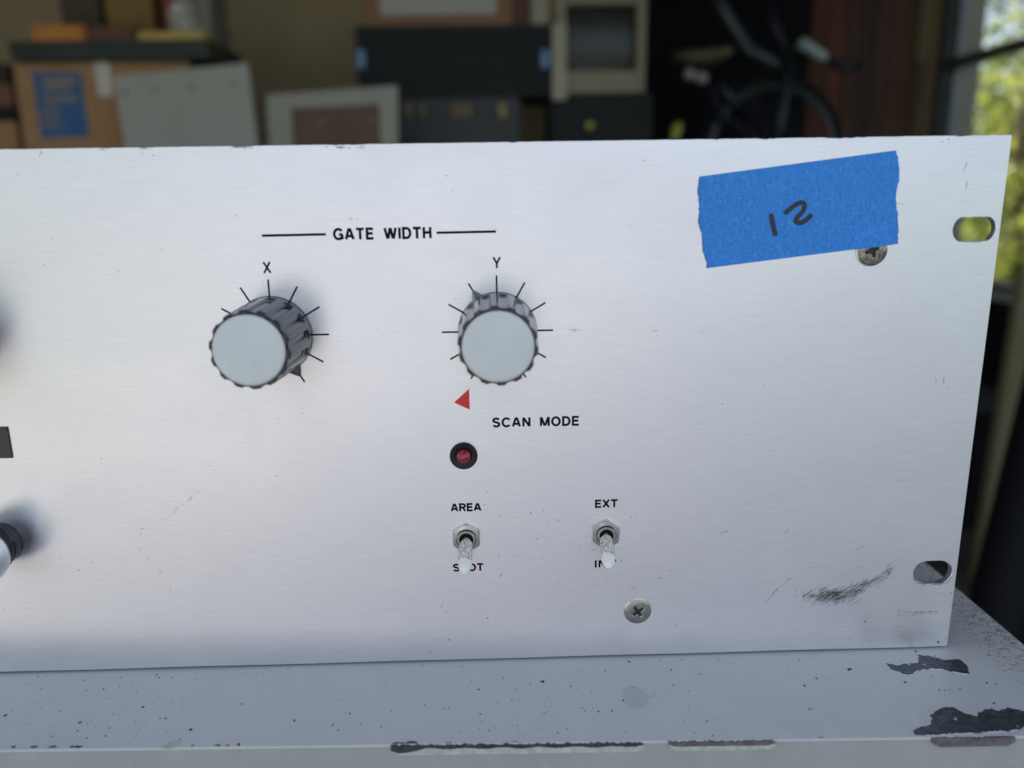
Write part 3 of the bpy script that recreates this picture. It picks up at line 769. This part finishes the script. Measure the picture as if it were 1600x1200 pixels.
# cardboard box with the blue label
D = 2.75
M_CARD = m_noise('cardboard', (.40,.215,.095), (.46,.26,.12), .8, 12)
x0, x1, z0, z1 = rectat(28, 300, 97, 225, D, BT)
cb = empty('cardboard_box', ((x0+x1)/2, D, BT), 'brown cardboard box with a blue printed label and clear tape, left in the garage', 'box')
kid(cb, obj('carton', box(x0, x1, D, D+.36, BT, z1), M_CARD, bevel=.004))
l0, l1, lz0, lz1 = rectat(57, 133, 112, 215, D-.002)
lab = kid(cb, obj('printed_label', box(l0, l1, D-.0015, D-.0005, lz0, lz1), m_noise('blue_print', (.035,.115,.27), (.045,.14,.32), .6, 20), bevel=.0))
M_TANP = mat('tan_print', (.27,.23,.19), .7)
random.seed(4)
for (py, h, wd) in ((120,12,52),(134,8,46),(150,9,54),(166,4,24),(173,4,26),(180,4,24),(188,4,30),(196,4,28)):
    t0, t1, u0, u1 = rectat(66, 66+wd, py, py+h, D-.003)
    kid(cb, obj('print_block', box(t0, t1, D-.0023, D-.0017, u0, u1), M_TANP, bevel=0))
M_CLEAR = mat('clear_packing_tape', (.62,.58,.50), .12, Coat_Weight=.5)
t0, t1, u0, u1 = rectat(150, 172, 97, 150, D-.003); kid(cb, obj('packing_tape', box(t0, t1, D-.002, D-.0008, u0, u1), M_CLEAR))
# flat dark case on top of it
M_SLAB = m_noise('dark_green_grey_steel', (.045,.055,.048), (.06,.07,.06), .5, 6)
zc = z1
x0, x1, _, z1 = rectat(14, 327, 63, 97, D-.05)
sl_ = empty('flat_steel_case', ((x0+x1)/2, D-.05, zc), 'long flat dark green-grey case lying on the cardboard box', 'case')
kid(sl_, obj('case_body', box(x0, x1, D-.05, D+.33, zc+.002, z1-.012), M_SLAB, bevel=.004))
kid(sl_, obj('lid', box(x0-.004, x1+.004, D-.054, D+.334, z1-.0115, z1), M_SLAB, bevel=.003))
zs = z1
def on_case(name, px0, px1, py0, Dd, dep, m, label, cat, group=None, base=None, bevel=.003):
    x0, x1, _, z1 = rectat(px0, px1, py0, py0+10, Dd); b = zs+.001 if base is None else base
    return tag(obj(name, box(x0, x1, Dd, Dd+dep, b, z1), m, bevel=bevel), label, cat, group), z1
M_ORANGE = m_noise('orange_cover', (.55,.20,.03), (.62,.25,.045), .6, 20)
on_case('book', 48, 130, 39, 2.72, .14, M_ORANGE, 'orange book lying on the left end of the dark flat case', 'book')
_, zb = on_case('book', 131, 208, 41, 2.74, .12, m_noise('brown_cover', (.13,.055,.03), (.17,.08,.05), .7, 20), 'flat brown book between the orange and the yellow one', 'book')
_, zy = on_case('book', 214, 320, 49, 2.71, .10, m_noise('yellow_cover', (.52,.36,.08), (.60,.42,.12), .6, 20), 'yellow book lying at the right end of the flat case', 'book')
def tall(name, px0, px1, Dd, dep, m, label, cat, top=None, py=-60):
    x0, x1, _, z1 = rectat(px0, px1, py, py+10, Dd)
    return tag(obj(name, box(x0, x1, Dd, Dd+dep, zs+.001, z1), m, bevel=.004), label, cat)
tall('dark_carton', 84, 146, 2.90, .15, m_noise('dark_brown_card', (.07,.052,.034), (.09,.068,.045), .8, 9), 'dark brown carton standing behind the orange book', 'box')
tall('ochre_carton', 155, 230, 2.90, .15, m_noise('ochre_card', (.22,.135,.035), (.26,.16,.05), .8, 9), 'ochre carton standing next to the dark brown one', 'box')
rc = tall('red_tin', 250, 316, 2.92, .12, m_noise('red_tin', (.26,.02,.02), (.32,.03,.03), .4, 9), 'dark red tin behind the clear plastic bag', 'tin', py=-40)
xx = at(292, 15, 2.86).x; bm = bmesh.new(); bmesh.ops.create_icosphere(bm, subdivisions=3, radius=.055)
for v in bm.verts: v.co *= 1+random.uniform(-.16, .16); v.co.z *= 1.5
tag(obj('plastic_bag', bm, mat('clear_plastic', (.75,.75,.68), .12, Transmission_Weight=.55, Coat_Weight=.6), loc=(xx, 2.84, zs+.092), auto=30), 'crumpled clear plastic bag in front of the red tin', 'bag')
# upright grey-beige board behind them
x0, x1, _, z1 = rectat(309, 332, -80, 0, 2.86); tag(obj('upright_board', box(x0, x1, 2.80, 3.0, zs+.001, z1), m_noise('grey_beige', (.20,.18,.15), (.23,.21,.17), .7, 9), bevel=.003), 'narrow grey-beige board standing at the right end of the flat case', 'board')
# things left of the box
M_MAR = m_noise('maroon', (.13,.045,.035), (.18,.07,.045), .6, 9)
xl, xr, z0_, z1_ = rectat(-60, 27, 190, 225, 2.8, BT); o = tag(obj('low_carton', box(xl, xr, 2.8, 3.1, BT, z1_), M_CARD, bevel=.004), 'low tan carton at the far left under the dark bag', 'box')
_, _, _, zz = rectat(-60, 27, 166, 190, 2.8); tag(obj('black_bag', box(xl, xr-.005, 2.82, 3.08, z1_+.001, zz), m_noise('black_cloth', (.012,.013,.02), (.02,.022,.03), .8, 9), bevel=.012), 'flat black bag lying on the low tan carton', 'bag')
_, _, _, z3 = rectat(-60, 27, 130, 166, 2.8); tag(obj('maroon_case', box(xl, xr-.002, 2.81, 3.08, zz+.001, z3), m_noise('red_brown', (.20,.085,.05), (.25,.11,.065), .6, 9), bevel=.006), 'red-brown case on top of the flat black bag', 'case')
_, _, _, z4 = rectat(-60, 24, 98, 130, 2.8); tag(obj('dark_case', box(xl, xr-.01, 2.81, 3.08, z3+.001, z4), m_noise('dark_brown', (.05,.025,.018), (.07,.035,.025), .6, 9), bevel=.006), 'dark brown case topmost of the stack at the far left', 'case')
# leaning pale grey panel
M_LG = m_noise('pale_grey_paint', (.36,.35,.295), (.40,.385,.33), .55, 6)
D = 2.56
q = [at(p[0], p[1], D) for p in ((176,119),(387,98),(402,225))]
tl, tr, br = q; base = at(402, 225, D)
brx = tr.x + (br.x-tr.x)*((tr.z-BT)/(tr.z-br.z)); blx = tl.x+.03
bm = prism([(tl.x, tl.z), (tr.x, tr.z), (brx, BT+.001), (blx, BT+.001)], 0, .012); pn = obj('grey_panel', bm, M_LG, bevel=.002, loc=(0, D, 0)); tag(pn, 'large pale grey steel panel leaning in front of the cardboard box', 'panel')
for x, y in ((195,145),(243,141),(298,135),(363,131)):
    a = at(x, y, D); h = obj('bolt_hole', lathe([(.007, .001), (.007, -.001)], 16), mat('hole_dark', (.05,.05,.045), .8), pn); h.location = (a.x, -.001, a.z)
# white frame with brown board
D = 2.62
def quadp(pts): return [(at(x, y, D).x, at(x, y, D).z) for x, y in pts]
oL = quadp([(416,148),(621,133),(622,225),(420,225)]); iL = quadp([(455,170),(592,163),(594,225),(457,225)])
def ext(a, b): t = (a[1]-BT)/(a[1]-b[1]); return (a[0]+(b[0]-a[0])*t, BT+.001)
o_bl, o_br = ext(oL[0], oL[3]), ext(oL[1], oL[2]); i_bl, i_br = (iL[3][0], BT+.05), (iL[2][0], BT+.05)
fr = empty('framed_board', ((o_bl[0]+o_br[0])/2, D, BT), 'pale painted frame around a brown board, leaning beside the black ribbed case', 'frame')
M_FRM = m_noise('pale_frame_paint', (.33,.315,.25), (.37,.355,.29), .6, 9)
for pts in ([oL[0], oL[1], iL[1], iL[0]], [oL[1], o_br, i_br, iL[1]], [iL[0], i_bl, o_bl, oL[0]], [i_bl, i_br, o_br, o_bl]):
    kid(fr, obj('rail', prism(pts, D, D+.025), M_FRM, bevel=.002))
bd = kid(fr, obj('board', prism([iL[0], iL[1], i_br, i_bl], D+.012, D+.020), m_noise('hardboard', (.12,.075,.042), (.15,.095,.055), .7, 9)))
for x, y in ((503,190),(580,188)):
    a = at(x, y, D+.01); kid(fr, obj('pin', lathe([(.007, .006), (.004, .010)], 12), M_FRM)).location += Vector((a.x, D+.017, a.z))
# black ribbed case on a grey console
D = 3.05
x0, x1, z0, z1 = rectat(625, 812, 152, 225, D, BT)
con = empty('button_console', ((x0+x1)/2, D, BT), 'grey console with a row of dark and tan push buttons under the black ribbed case', 'console')
M_CON = m_noise('console_grey', (.075,.08,.084), (.09,.095,.10), .5, 6)
kid(con, obj('console_body', box(x0-.25, x1, D, D+.4, BT, z1), M_CON, bevel=.004))
bt = {'d': mat('button_dark', (.025,.03,.03), .5), 't': mat('button_tan', (.19,.135,.05), .5), 'y': mat('button_yellow', (.42,.34,.05), .5)}
for px, k in ((628,'d'),(640,'t'),(650,'d'),(661,'t'),(671,'d'),(697,'d'),(711,'t'),(722,'t'),(733,'t'),(744,'d'),(768,'d'),(785,'y')):
    a0, a1, b0, b1 = rectat(px-4.5, px+4.5, 163, 184, D); kid(con, obj('push_button', box(a0, a1, D-.012, D-.0005, b0, b1), bt[k], bevel=.002))
zc = z1
x0, x1, z0, z1 = rectat(556, 866, 38, 148, D-.04)
M_BLK = m_noise('black_grille', (.022,.025,.026), (.030,.034,.035), .5, 8)
rcse = empty('ribbed_case', ((x0+x1)/2, D-.04, zc), 'wide black case with vertical ribs and bright latches, standing on the grey console', 'case')
kid(rcse, obj('case_body', box(x0, x1, D-.03, D+.4, zc+.001, z1), M_BLK, bevel=.006))
nr = 34
rib = None
for i in range(nr):
    x = x0+.03+(x1-x0-.06)*i/(nr-1)
    if rib is None: rib = kid(rcse, obj('rib', box(-.006, .006, -.012, .001, zc+.03, z1-.02), M_BLK)); rib.location += Vector((x, D-.031, 0)); rl = rib.location.copy(); xr0 = x
    else: c = rib.copy(); C.objects.link(c); c.location = rl+Vector((x-xr0, 0, 0))
M_LATCH = mat('blue_steel_latch', (.07,.11,.16), .3, 1)
for px in (564, 852):
    a0, a1, b0, b1 = rectat(px-6, px+6, 78, 106, D-.05); kid(rcse, obj('latch', box(a0, a1, D-.052, D-.044, b0, b1), M_LATCH, bevel=.003))
ztop = z1
# picture frame with white paper on it
x0, x1, z0, z1 = rectat(567, 800, -70, 31, D, ztop+.001)
pf = empty('wooden_picture_frame', ((x0+x1)/2, D, ztop), 'orange-brown wooden frame holding a white sheet, on top of the black ribbed case', 'frame')
M_OAK = m_noise('orange_wood', (.22,.095,.03), (.30,.14,.05), .5, 9, stretch=(.2,1,1))
kid(pf, obj('frame_board', box(x0, x1, D+.01, D+.03, ztop+.001, z1), M_OAK, bevel=.003))
a0, a1, b0, b1 = rectat(592, 775, -60, 22, D); kid(pf, obj('white_sheet', box(a0, a1, D+.006, D+.009, b0, b1), mat('paper', (.48,.46,.44), .8)))
xa, xb, _, zt = rectat(800, 828, -60, 33, D); tag(obj('dark_brown_box', box(xa, xb, D, D+.2, ztop+.001, zt), m_noise('dark_choc', (.09,.03,.012), (.12,.045,.02), .6, 8)), 'narrow dark brown box right of the wooden frame', 'box')
xa, xb, _, zt = rectat(830, 856, -60, 31, D-.03); tag(obj('cream_box', box(xa, xb, D-.03, D+.15, ztop+.001, zt), m_noise('cream_card', (.36,.33,.24), (.42,.38,.28), .6, 8), bevel=.004), 'cream box standing on the right end of the black ribbed case', 'box')
# television monitor
D = 3.0
M_BEI = m_noise('beige_tv_plastic', (.25,.215,.145), (.30,.26,.175), .5, 8)
x0, x1, z0, z1 = rectat(868, 1008, -12, 146, D)
cab2 = rectat(868, 1012, 148, 225, D, BT)
db = tag(obj('black_equipment_case', box(cab2[0]-.02, cab2[1]+.02, D+.0, D+.38, BT, z0-.002), m_noise('black_equipment', (.016,.018,.018), (.022,.024,.022), .5, 8), bevel=.006), 'dark equipment case under the beige television monitor', 'case')
kn = obj('brass_knob', lathe([(.016, .0), (.016, .012), (.012, .016)], 24), mat('brass', (.32,.30,.05), .4, .6), db); a = at(921, 196, D); kn.location = (a.x, D, a.z)
tv = empty('tube_television', ((x0+x1)/2, D, z0), 'beige tube television monitor with a dark screen and a pale side bar', 'television')
s0, s1, t0, t1 = rectat(884, 994, 8, 112, D)
for r4 in ((x0, s0, z0, z1), (s1, x1, z0, z1), (s0, s1, z0, t0), (s0, s1, t1, z1)):
    kid(tv, obj('bezel', box(r4[0], r4[1], D-.02, D+.04, r4[2], r4[3]), M_BEI, bevel=.004))
kid(tv, obj('tube_housing', box(x0+.01, x1-.01, D+.041, D+.34, z0+.01, z1-.01), M_BEI, bevel=.02))
bm = bmesh.new(); rows = []
for j in range(13):
    row = []
    for i in range(13):
        u, v = i/12*2-1, j/12*2-1
        row.append(bm.verts.new((s0+(s1-s0)*i/12, D+.022-.02*(1-u*u*.6-v*v*.4)-.0, t0+(t1-t0)*j/12)))
    rows.append(row)
for a, b in zip(rows, rows[1:]):
    for i in range(12): bm.faces.new((a[i], a[i+1], b[i+1], b[i]))
kid(tv, obj('screen', bm, mat('dark_tube_glass', (.03,.035,.024), .2, Specular_IOR_Level=.3), smooth=True))
b0, b1, c0_, c1_ = rectat(863, 886, 36, 156, D-.05); kid(tv, obj('side_bar', box(b0, b1, D-.05, D-.021, c0_, c1_), m_noise('cream_bar', (.40,.36,.25), (.44,.40,.29), .5, 8), bevel=.004))
plat = empty('low_platform', (1.0, 3.45, GZ), 'dark wooden stand that carries the bicycle in the back corner', 'stand')
PT = at(1205, 236, 3.35).z-(at(1310, 236, 3.35).x-at(1205, 236, 3.35).x)-.022
kid(plat, obj('platform_top', box(.56, 1.44, 3.1, 3.74, PT-.04, PT), M_BENCH, bevel=.004))
for x in (.6, 1.4):
    for y in (3.15, 3.69): kid(plat, obj('leg', box(x-.035, x+.035, y-.035, y+.035, GZ, PT-.04), M_BENCH))
# ------------------------------------------------------------------ bicycle in the dark corner
D = 3.35
wc = at(1205, 236, D)
RW = (at(1310, 236, D).x-wc.x)
bike = empty('bicycle', (wc.x, D, wc.z-RW-.02), 'black bicycle standing in the dark corner by the red-brown wall', 'bicycle')
M_BF = mat('black_bike_paint', (.012,.013,.02), .3); M_RIM = mat('grey_rim', (.10,.11,.12), .35, .9); M_TYRE = mat('tyre_rubber', (.012,.012,.014), .7); M_GREYT = mat('grey_tube', (.06,.07,.08), .35, .5)
def tube(name, pts, r, m, root, n=10, sub=None):
    pts = [Vector(p) for p in pts]; vs, fs = [], []
    for i, p in enumerate(pts):
        d = ((pts[min(i+1, len(pts)-1)])-(pts[max(i-1, 0)])).normalized(); s = d.cross(Vector((.13,.31,.94))).normalized(); t = d.cross(s)
        rr = r[i] if isinstance(r, (list, tuple)) else r
        for k in range(n): a = 2*math.pi*k/n; vs.append(p+s*rr*math.cos(a)+t*rr*math.sin(a))
    for i in range(len(pts)-1):
        for k in range(n): q = (k+1) % n; fs.append((i*n+k, i*n+q, (i+1)*n+q, (i+1)*n+k))
    fs += [tuple(range(n-1, -1, -1)), tuple((len(pts)-1)*n+k for k in range(n))]
    o = obj(name, (vs, fs), m, smooth=True)
    return kid(root, o) if sub is None else o
def bp(px, py, dd=0): return at(px, py, D+dd)
def torus(R, r, n=64, k=12, z=0):
    vs, fs = [], []
    for i in range(n):
        a = 2*math.pi*i/n
        for j in range(k):
            b = 2*math.pi*j/k; q = R+r*math.cos(b); vs.append((q*math.cos(a), r*1.1*math.sin(b), q*math.sin(a)))
    for i in range(n):
        for j in range(k): a, b = i*k+j, i*k+(j+1) % k; c, d = ((i+1) % n)*k+j, ((i+1) % n)*k+(j+1) % k; fs.append((a, b, d, c))
    return vs, fs
def wheel(c, root):
    t = kid(root, obj('wheel', torus(RW, .02), M_TYRE, smooth=True)); t.location += Vector(c)
    obj('rim', torus(RW-.03, .012), M_RIM, t, smooth=True)
    vs, fs = [], []
    for i in range(20):
        a = 2*math.pi*i/20; o = len(vs); u = Vector((math.cos(a), 0, math.sin(a))); v = Vector((-u.z, 0, u.x))*.0008
        vs += [u*.02-v+Vector((0,.02*(1 if i % 2 else -1),0)), u*.02+v+Vector((0,.02*(1 if i % 2 else -1),0)), u*(RW-.03)+v, u*(RW-.03)-v]; fs.append((o, o+1, o+2, o+3))
    obj('spokes', (vs, fs), M_RIM, t); obj('hub', lathe([(.02, -.03), (.02, .03)], 16), M_RIM, t)
wheel((wc.x, D, wc.z), bike)
w2 = Vector((wc.x-.98, D+.28, wc.z)); 
tube('fork', [bp(1232, 110, -.03), bp(1222, 180, -.03), Vector((wc.x, D-.045, wc.z))], .014, M_GREYT, bike)
tube('down_tube', [bp(1108, -30, .0), bp(1138, 30, .0), bp(1170, 80, .0), bp(1215, 105, 0)], .03, M_GREYT, bike)
tube('top_tube', [bp(1190, -30, .05), bp(1205, 30, .03), bp(1235, 110, 0)], .022, M_BF, bike)
tube('crank_arm', [bp(1125, 130, -.05), bp(1150, 165, -.06)], .016, M_GREYT, bike)
tube('chain_stay', [bp(1140, 110, .0), bp(1170, 160, 0), Vector((wc.x, D+.03, wc.z))], .012, M_BF, bike)
tube('grip', [bp(1250, 65, -.12), bp(1290, 92, -.12)], [.026, .019], mat('pale_grip', (.36,.45,.47), .3), bike)
tube('handlebar', [bp(1290, 92, -.11), bp(1315, 104, -.08), bp(1345, 102, -.02)], .02, M_BF, bike)
bm = bmesh.new(); bmesh.ops.create_icosphere(bm, subdivisions=3, radius=1)
for v in bm.verts: v.co = Vector((v.co.x*.13, v.co.y*.07, v.co.z*.035+v.co.x*v.co.x*.02+v.co.x*.01))
sd = kid(bike, obj('saddle', bm, m_noise('olive_saddle', (.085,.08,.04), (.12,.11,.06), .5, 12), smooth=True)); sd.location += bp(1098, 90, -.1)
tube('seat_post', [bp(1100, 105, -.08), bp(1125, 180, -.03), bp(1140, 215, 0)], .016, M_BF, bike)
for px, py in ((1078,116),(1096,122)):
    bm = bmesh.new(); bmesh.ops.create_icosphere(bm, subdivisions=2, radius=.026); s = kid(bike, obj('reflector', bm, mat('pale_reflector', (.38,.37,.33), .3), smooth=True)); s.location += bp(px, py, -.16)
bm = bmesh.new(); bmesh.ops.create_icosphere(bm, subdivisions=2, radius=1)
for v in bm.verts: v.co = Vector((v.co.x*.022, v.co.y*.02, v.co.z*.045))
s = kid(bike, obj('yellow_pedal', bm, mat('yellow_plastic', (.50,.46,.08), .4), smooth=True)); s.location += bp(1056, 206, -.15); s.rotation_euler = (0, R_(20), 0)
# dark board behind the bicycle, wood wall and post at the back right
x0, x1, _, _ = rectat(1006, 1262, 0, 200, 3.78); tag(obj('black_sheet', box(x0, x1, 3.78, 3.8, GZ+.001, 1.69), m_noise('black_sheeting', (.004,.004,.006), (.006,.006,.009), .8, 4)), 'black sheet hanging behind the bicycle', 'sheet')
xs = [1262, 1290, 1318, 1338, 1362, 1390, 1432]
pw = empty('wood_panelling', (at(1350, 0, 3.8).x, 3.8, GZ), 'dark red-brown upright boards right of the bicycle', 'panelling')
cols = [(.075,.028,.016), (.105,.036,.020), (.07,.034,.024), (.05,.032,.030), (.075,.042,.032), (.11,.065,.045)]
for i in range(6):
    a, b = at(xs[i], 100, 3.8).x+.004, at(xs[i+1], 100, 3.8).x; c = cols[i]
    kid(pw, obj('board', box(a, b, 3.79+.004*(i % 2), 3.81, GZ+.001, 1.69), m_noise('board_wood', c, tuple(q*1.35 for q in c), .55, 10, stretch=(1,1,.12)), bevel=.003))
a, b = at(1434, 100, 3.76).x, at(1488, 100, 3.76).x; bz = at(1450, 95, 3.76).z
po = empty('corner_post', ((a+b)/2, 3.76, GZ), 'beige and brown corner post beside the window', 'post')
kid(po, obj('upper_face', box(a, b, 3.76, 3.88, bz, 1.69), m_noise('olive_beige', (.25,.215,.12), (.29,.25,.15), .7, 6), bevel=.004))
kid(po, obj('lower_face', box(a, b, 3.762, 3.88, GZ+.001, bz-.001), m_noise('brown_post', (.15,.095,.06), (.18,.115,.08), .7, 6), bevel=.004))
# ------------------------------------------------------------------ window in the right wall
wi = empty('garage_window', (XW, 2.8, ZS), 'dark framed garage window with a mid rail, looking out on green trees', 'window')
M_WF = m_noise('dark_window_frame', (.055,.06,.065), (.075,.08,.085), .45, 8)
def wall_pt(px, py):
    v = ray(px, py); return CAM+v*((XW-CAM.x)/v.x)
rz = wall_pt(1580, 74).z; FY = wall_pt(1484, 50).y
kid(wi, obj('jamb', box(XW-.02, XW+.06, FY, W1, ZS, ZT), M_WF, bevel=.003))
kid(wi, obj('jamb', box(XW-.02, XW+.06, W0, W0+.05, ZS, ZT), M_WF, bevel=.003))
kid(wi, obj('inner_stile', box(XW+.0, XW+.04, FY-.075, FY-.03, ZS+.04, ZT-.04), m_noise('blue_grey_stile', (.12,.14,.15), (.15,.17,.18), .4, 8), bevel=.003))
kid(wi, obj('sill', box(XW-.04, XW+.08, W0+.05, FY, ZS, ZS+.035), M_WF, bevel=.003))
kid(wi, obj('head', box(XW-.02, XW+.06, W0+.05, FY, ZT-.05, ZT), M_WF, bevel=.003))
kid(wi, obj('mid_rail', box(XW-.03, XW+.05, W0+.05, FY-.001, rz-.02, rz+.02), M_WF, bevel=.003))
kid(wi, obj('outer_casing', box(XW+.0605, XW+.155, FY-.02, FY+.0195, ZS, ZT), m_noise('pale_casing', (.22,.205,.17), (.27,.25,.21), .7, 8), bevel=.003))
M_GLASS = mat('window_glass', (1,1,1), .0, Transmission_Weight=1.0, IOR=1.45)
gn = N(M_GLASS); tr_ = gn.new("ShaderNodeBsdfTransparent"); gl_ = gn.new("ShaderNodeBsdfGlossy"); gl_.inputs["Roughness"].default_value = .02
mx = gn.new("ShaderNodeMixShader"); mx.inputs[0].default_value = .10
gn.link(tr_.outputs[0], mx.inputs[1]); gn.link(gl_.outputs[0], mx.inputs[2]); gn.link(mx.outputs[0], gn.t.nodes["Material Output"].inputs[0])
for a, b in ((ZS+.035, rz-.02), (rz+.02, ZT-.05)):
    kid(wi, obj('pane', box(XW+.018, XW+.021, W0+.05, FY-.031, a, b), M_GLASS))
# ------------------------------------------------------------------ things right of the cabinet
def lean(name, p0, p1, w, t, m, root=None):
    p0, p1 = Vector(p0), Vector(p1); d = (p1-p0); L = d.length; z = d.normalized(); x = Vector((0,1,0)).cross(z).normalized(); y = z.cross(x)
    M = Matrix((x, y, z)).transposed().to_4x4(); M.translation = p0
    return obj(name, box(-w/2, w/2, -t/2, t/2, 0, L, M=M), m, bevel=.004)
def hit(px, py, Y): return at(px, py, Y)
a, b = hit(1556, 960, 1.55), hit(1640, 430, 1.75)
d = (b-a).normalized(); s = (GZ+.02-a.z)/d.z
tag(lean('leaning_plank', a+d*s, b, .17, .03, m_noise('olive_plank', (.20,.17,.085), (.26,.215,.115), .7, 6, stretch=(1,1,.3))), 'olive-brown plank leaning beside the instrument, right of the panel', 'plank')
a, b = hit(1560, 1010, 1.0), hit(1650, 640, 1.15)
d = (b-a).normalized(); s = (GZ+.05-a.z)/d.z; a2 = a+d*s
fu = empty('folded_tripod', tuple(a2), 'black folded tripod with a grey leg, leaning in the dark right of the cabinet', 'tripod')
off = Vector((.07, .02, 0))
for k, (o_, m, r) in enumerate(((Vector((-.018,0,0)), M_TYRE, .052), (Vector((.075,.03,0)), M_TYRE, .06), (Vector((.03,-.075,0)), M_GREYT, .0075))):
    kid(fu, tube('leg', [a2+o_, a2+o_+(b-a2)*.5, b+o_+d*.15], r, m, None, 14, sub=1))
xa = at(1538, 500, 2.6).x; tag(obj('black_bin', box(xa, xa+.36, 2.42, 2.9, GZ, at(1560, 478, 2.42).z), m_noise('black_bin_plastic', (.012,.012,.016), (.02,.02,.025), .5, 6), bevel=.01), 'black bin standing under the garage window', 'bin')
tag(obj('black_chest', box(.45, 1.9, 1.95, 2.35, GZ, -.46), m_noise('black_chest', (.010,.010,.012), (.016,.016,.018), .6, 6), bevel=.01), 'low black chest on the garage floor behind the cabinet', 'chest')
for nm in ('black_sheeting', 'black_grille', 'tyre_rubber', 'black_equipment', 'black_bike_paint', 'board_wood', 'console_grey', 'black_bin_plastic', 'black_chest', 'dark_green_grey_steel'):
    for m in bpy.data.materials:           # dusty, matt surfaces
        if m.name.startswith(nm): m.node_tree.nodes["Principled BSDF"].inputs["Specular IOR Level"].default_value = .15
# ------------------------------------------------------------------ trees outside the window
def m_leaf(name, c, t):
    m = bpy.data.materials.new(name); m.use_nodes = True; n = N(m); d = n.b; d.inputs["Roughness"].default_value = .22
    nz = n.noise(n.coords(), 2.2, 3, .6); col = n.ramp(nz, (.35, tuple(q*.6 for q in c)), (.65, c)); n.set("Base Color", col)
    tr = n.new("ShaderNodeBsdfTranslucent"); tr.inputs[0].default_value = (*t, 1); mx = n.new("ShaderNodeMixShader"); mx.inputs[0].default_value = .5
    n.link(d.outputs[0], mx.inputs[1]); n.link(tr.outputs[0], mx.inputs[2]); n.link(mx.outputs[0], n.t.nodes["Material Output"].inputs[0]); return m
LG = [m_leaf('leaf_green', (.10,.14,.065), (.26,.33,.14)), m_leaf('leaf_yellow_green', (.16,.20,.06), (.50,.55,.12)), m_leaf('leaf_dark', (.07,.10,.065), (.14,.20,.11))]
M_BARK = m_noise('bark', (.09,.07,.05), (.15,.12,.09), .85, 12)
def tree(x, y, h, r, nl, m, label, seed, zlow=.0, group=None, name='leafy_tree'):
    random.seed(seed); t = empty(name, (x, y, GZ), label, 'tree', group)
    segs = [[(x, y, GZ-.02), (x+.05, y, GZ+h*.4), (x-.04, y+.05, GZ+h*.8)]]
    kid(t, tube('trunk', segs[0], [.11, .08, .03], M_BARK, None, 9, sub=1))
    for k in range(5):
        a = random.uniform(0, 6.28); z = GZ+h*random.uniform(.25, .6)
        kid(t, tube('limb', [(x, y, z), (x+r*.35*math.cos(a), y+r*.35*math.sin(a), z+h*.14), (x+r*.8*math.cos(a), y+r*.8*math.sin(a), z+h*.3)], [.04, .028, .01], M_BARK, None, 6, sub=1))
    cl = [(x+random.gauss(0, r*.42), y+random.gauss(0, r*.42), GZ+zlow+random.random()*(h-zlow), random.uniform(.18, .42)*r) for _ in range(40)]
    vs, fs = [], []
    for i in range(nl):
        c = random.choice(cl); u = Vector((random.gauss(0, 1), random.gauss(0, 1), random.gauss(0, .8))); u = u.normalized()*c[3]*random.uniform(.5, 1.05)
        p = Vector(c[:3])+u
        if p.z < GZ+.02: continue
        s = random.uniform(.03, .065); a = Vector((random.gauss(0,1), random.gauss(0,1), random.gauss(0,1))).normalized(); b = a.cross(Vector((random.gauss(0,1), random.gauss(0,1), random.gauss(0,1)))).normalized()
        o = len(vs); vs += [p-a*s, p+b*s*.45, p+a*s, p-b*s*.45]; fs.append((o, o+1, o+2, o+3))
    kid(t, obj('crown', (vs, fs), m)); return t
tree(4.1, 6.2, 2.1, 1.1, 5500, LG[1], 'yellow-green sunlit bush nearest the garage window', 1, 0)
tree(5.3, 7.6, 3.4, 1.5, 7000, LG[0], 'green tree behind the yellow-green bush outside the window', 2, .1)
tree(3.6, 9.6, 3.4, 1.5, 6000, LG[2], 'dark green tree farther back, left of the green tree outside the window', 3, .1)
tree(7.2, 9.5, 4.0, 1.8, 8000, LG[2], 'tall dark tree at the right behind the garden', 4, .1)
tree(6.0, 4.6, 3.0, 1.1, 6000, LG[0], 'small green tree close by on the right of the garage', 5, .2)
hd = []
random.seed(9); vs, fs = [], []
for i in range(26000):
    p = Vector((random.uniform(1, 16), random.gauss(13.5, .5), GZ+random.random()**.8*(2.8+.5*math.sin(i)))); s = random.uniform(.05, .10)
    a = Vector((random.gauss(0,1), random.gauss(0,1), random.gauss(0,1))).normalized(); b = a.cross(Vector((0,.3,1))).normalized(); o = len(vs)
    vs += [p-a*s, p+b*s*.5, p+a*s, p-b*s*.5]; fs.append((o, o+1, o+2, o+3))
tag(obj('far_hedge', (vs, fs), LG[0]), 'dense green hedge closing the far end of the garden', 'hedge')
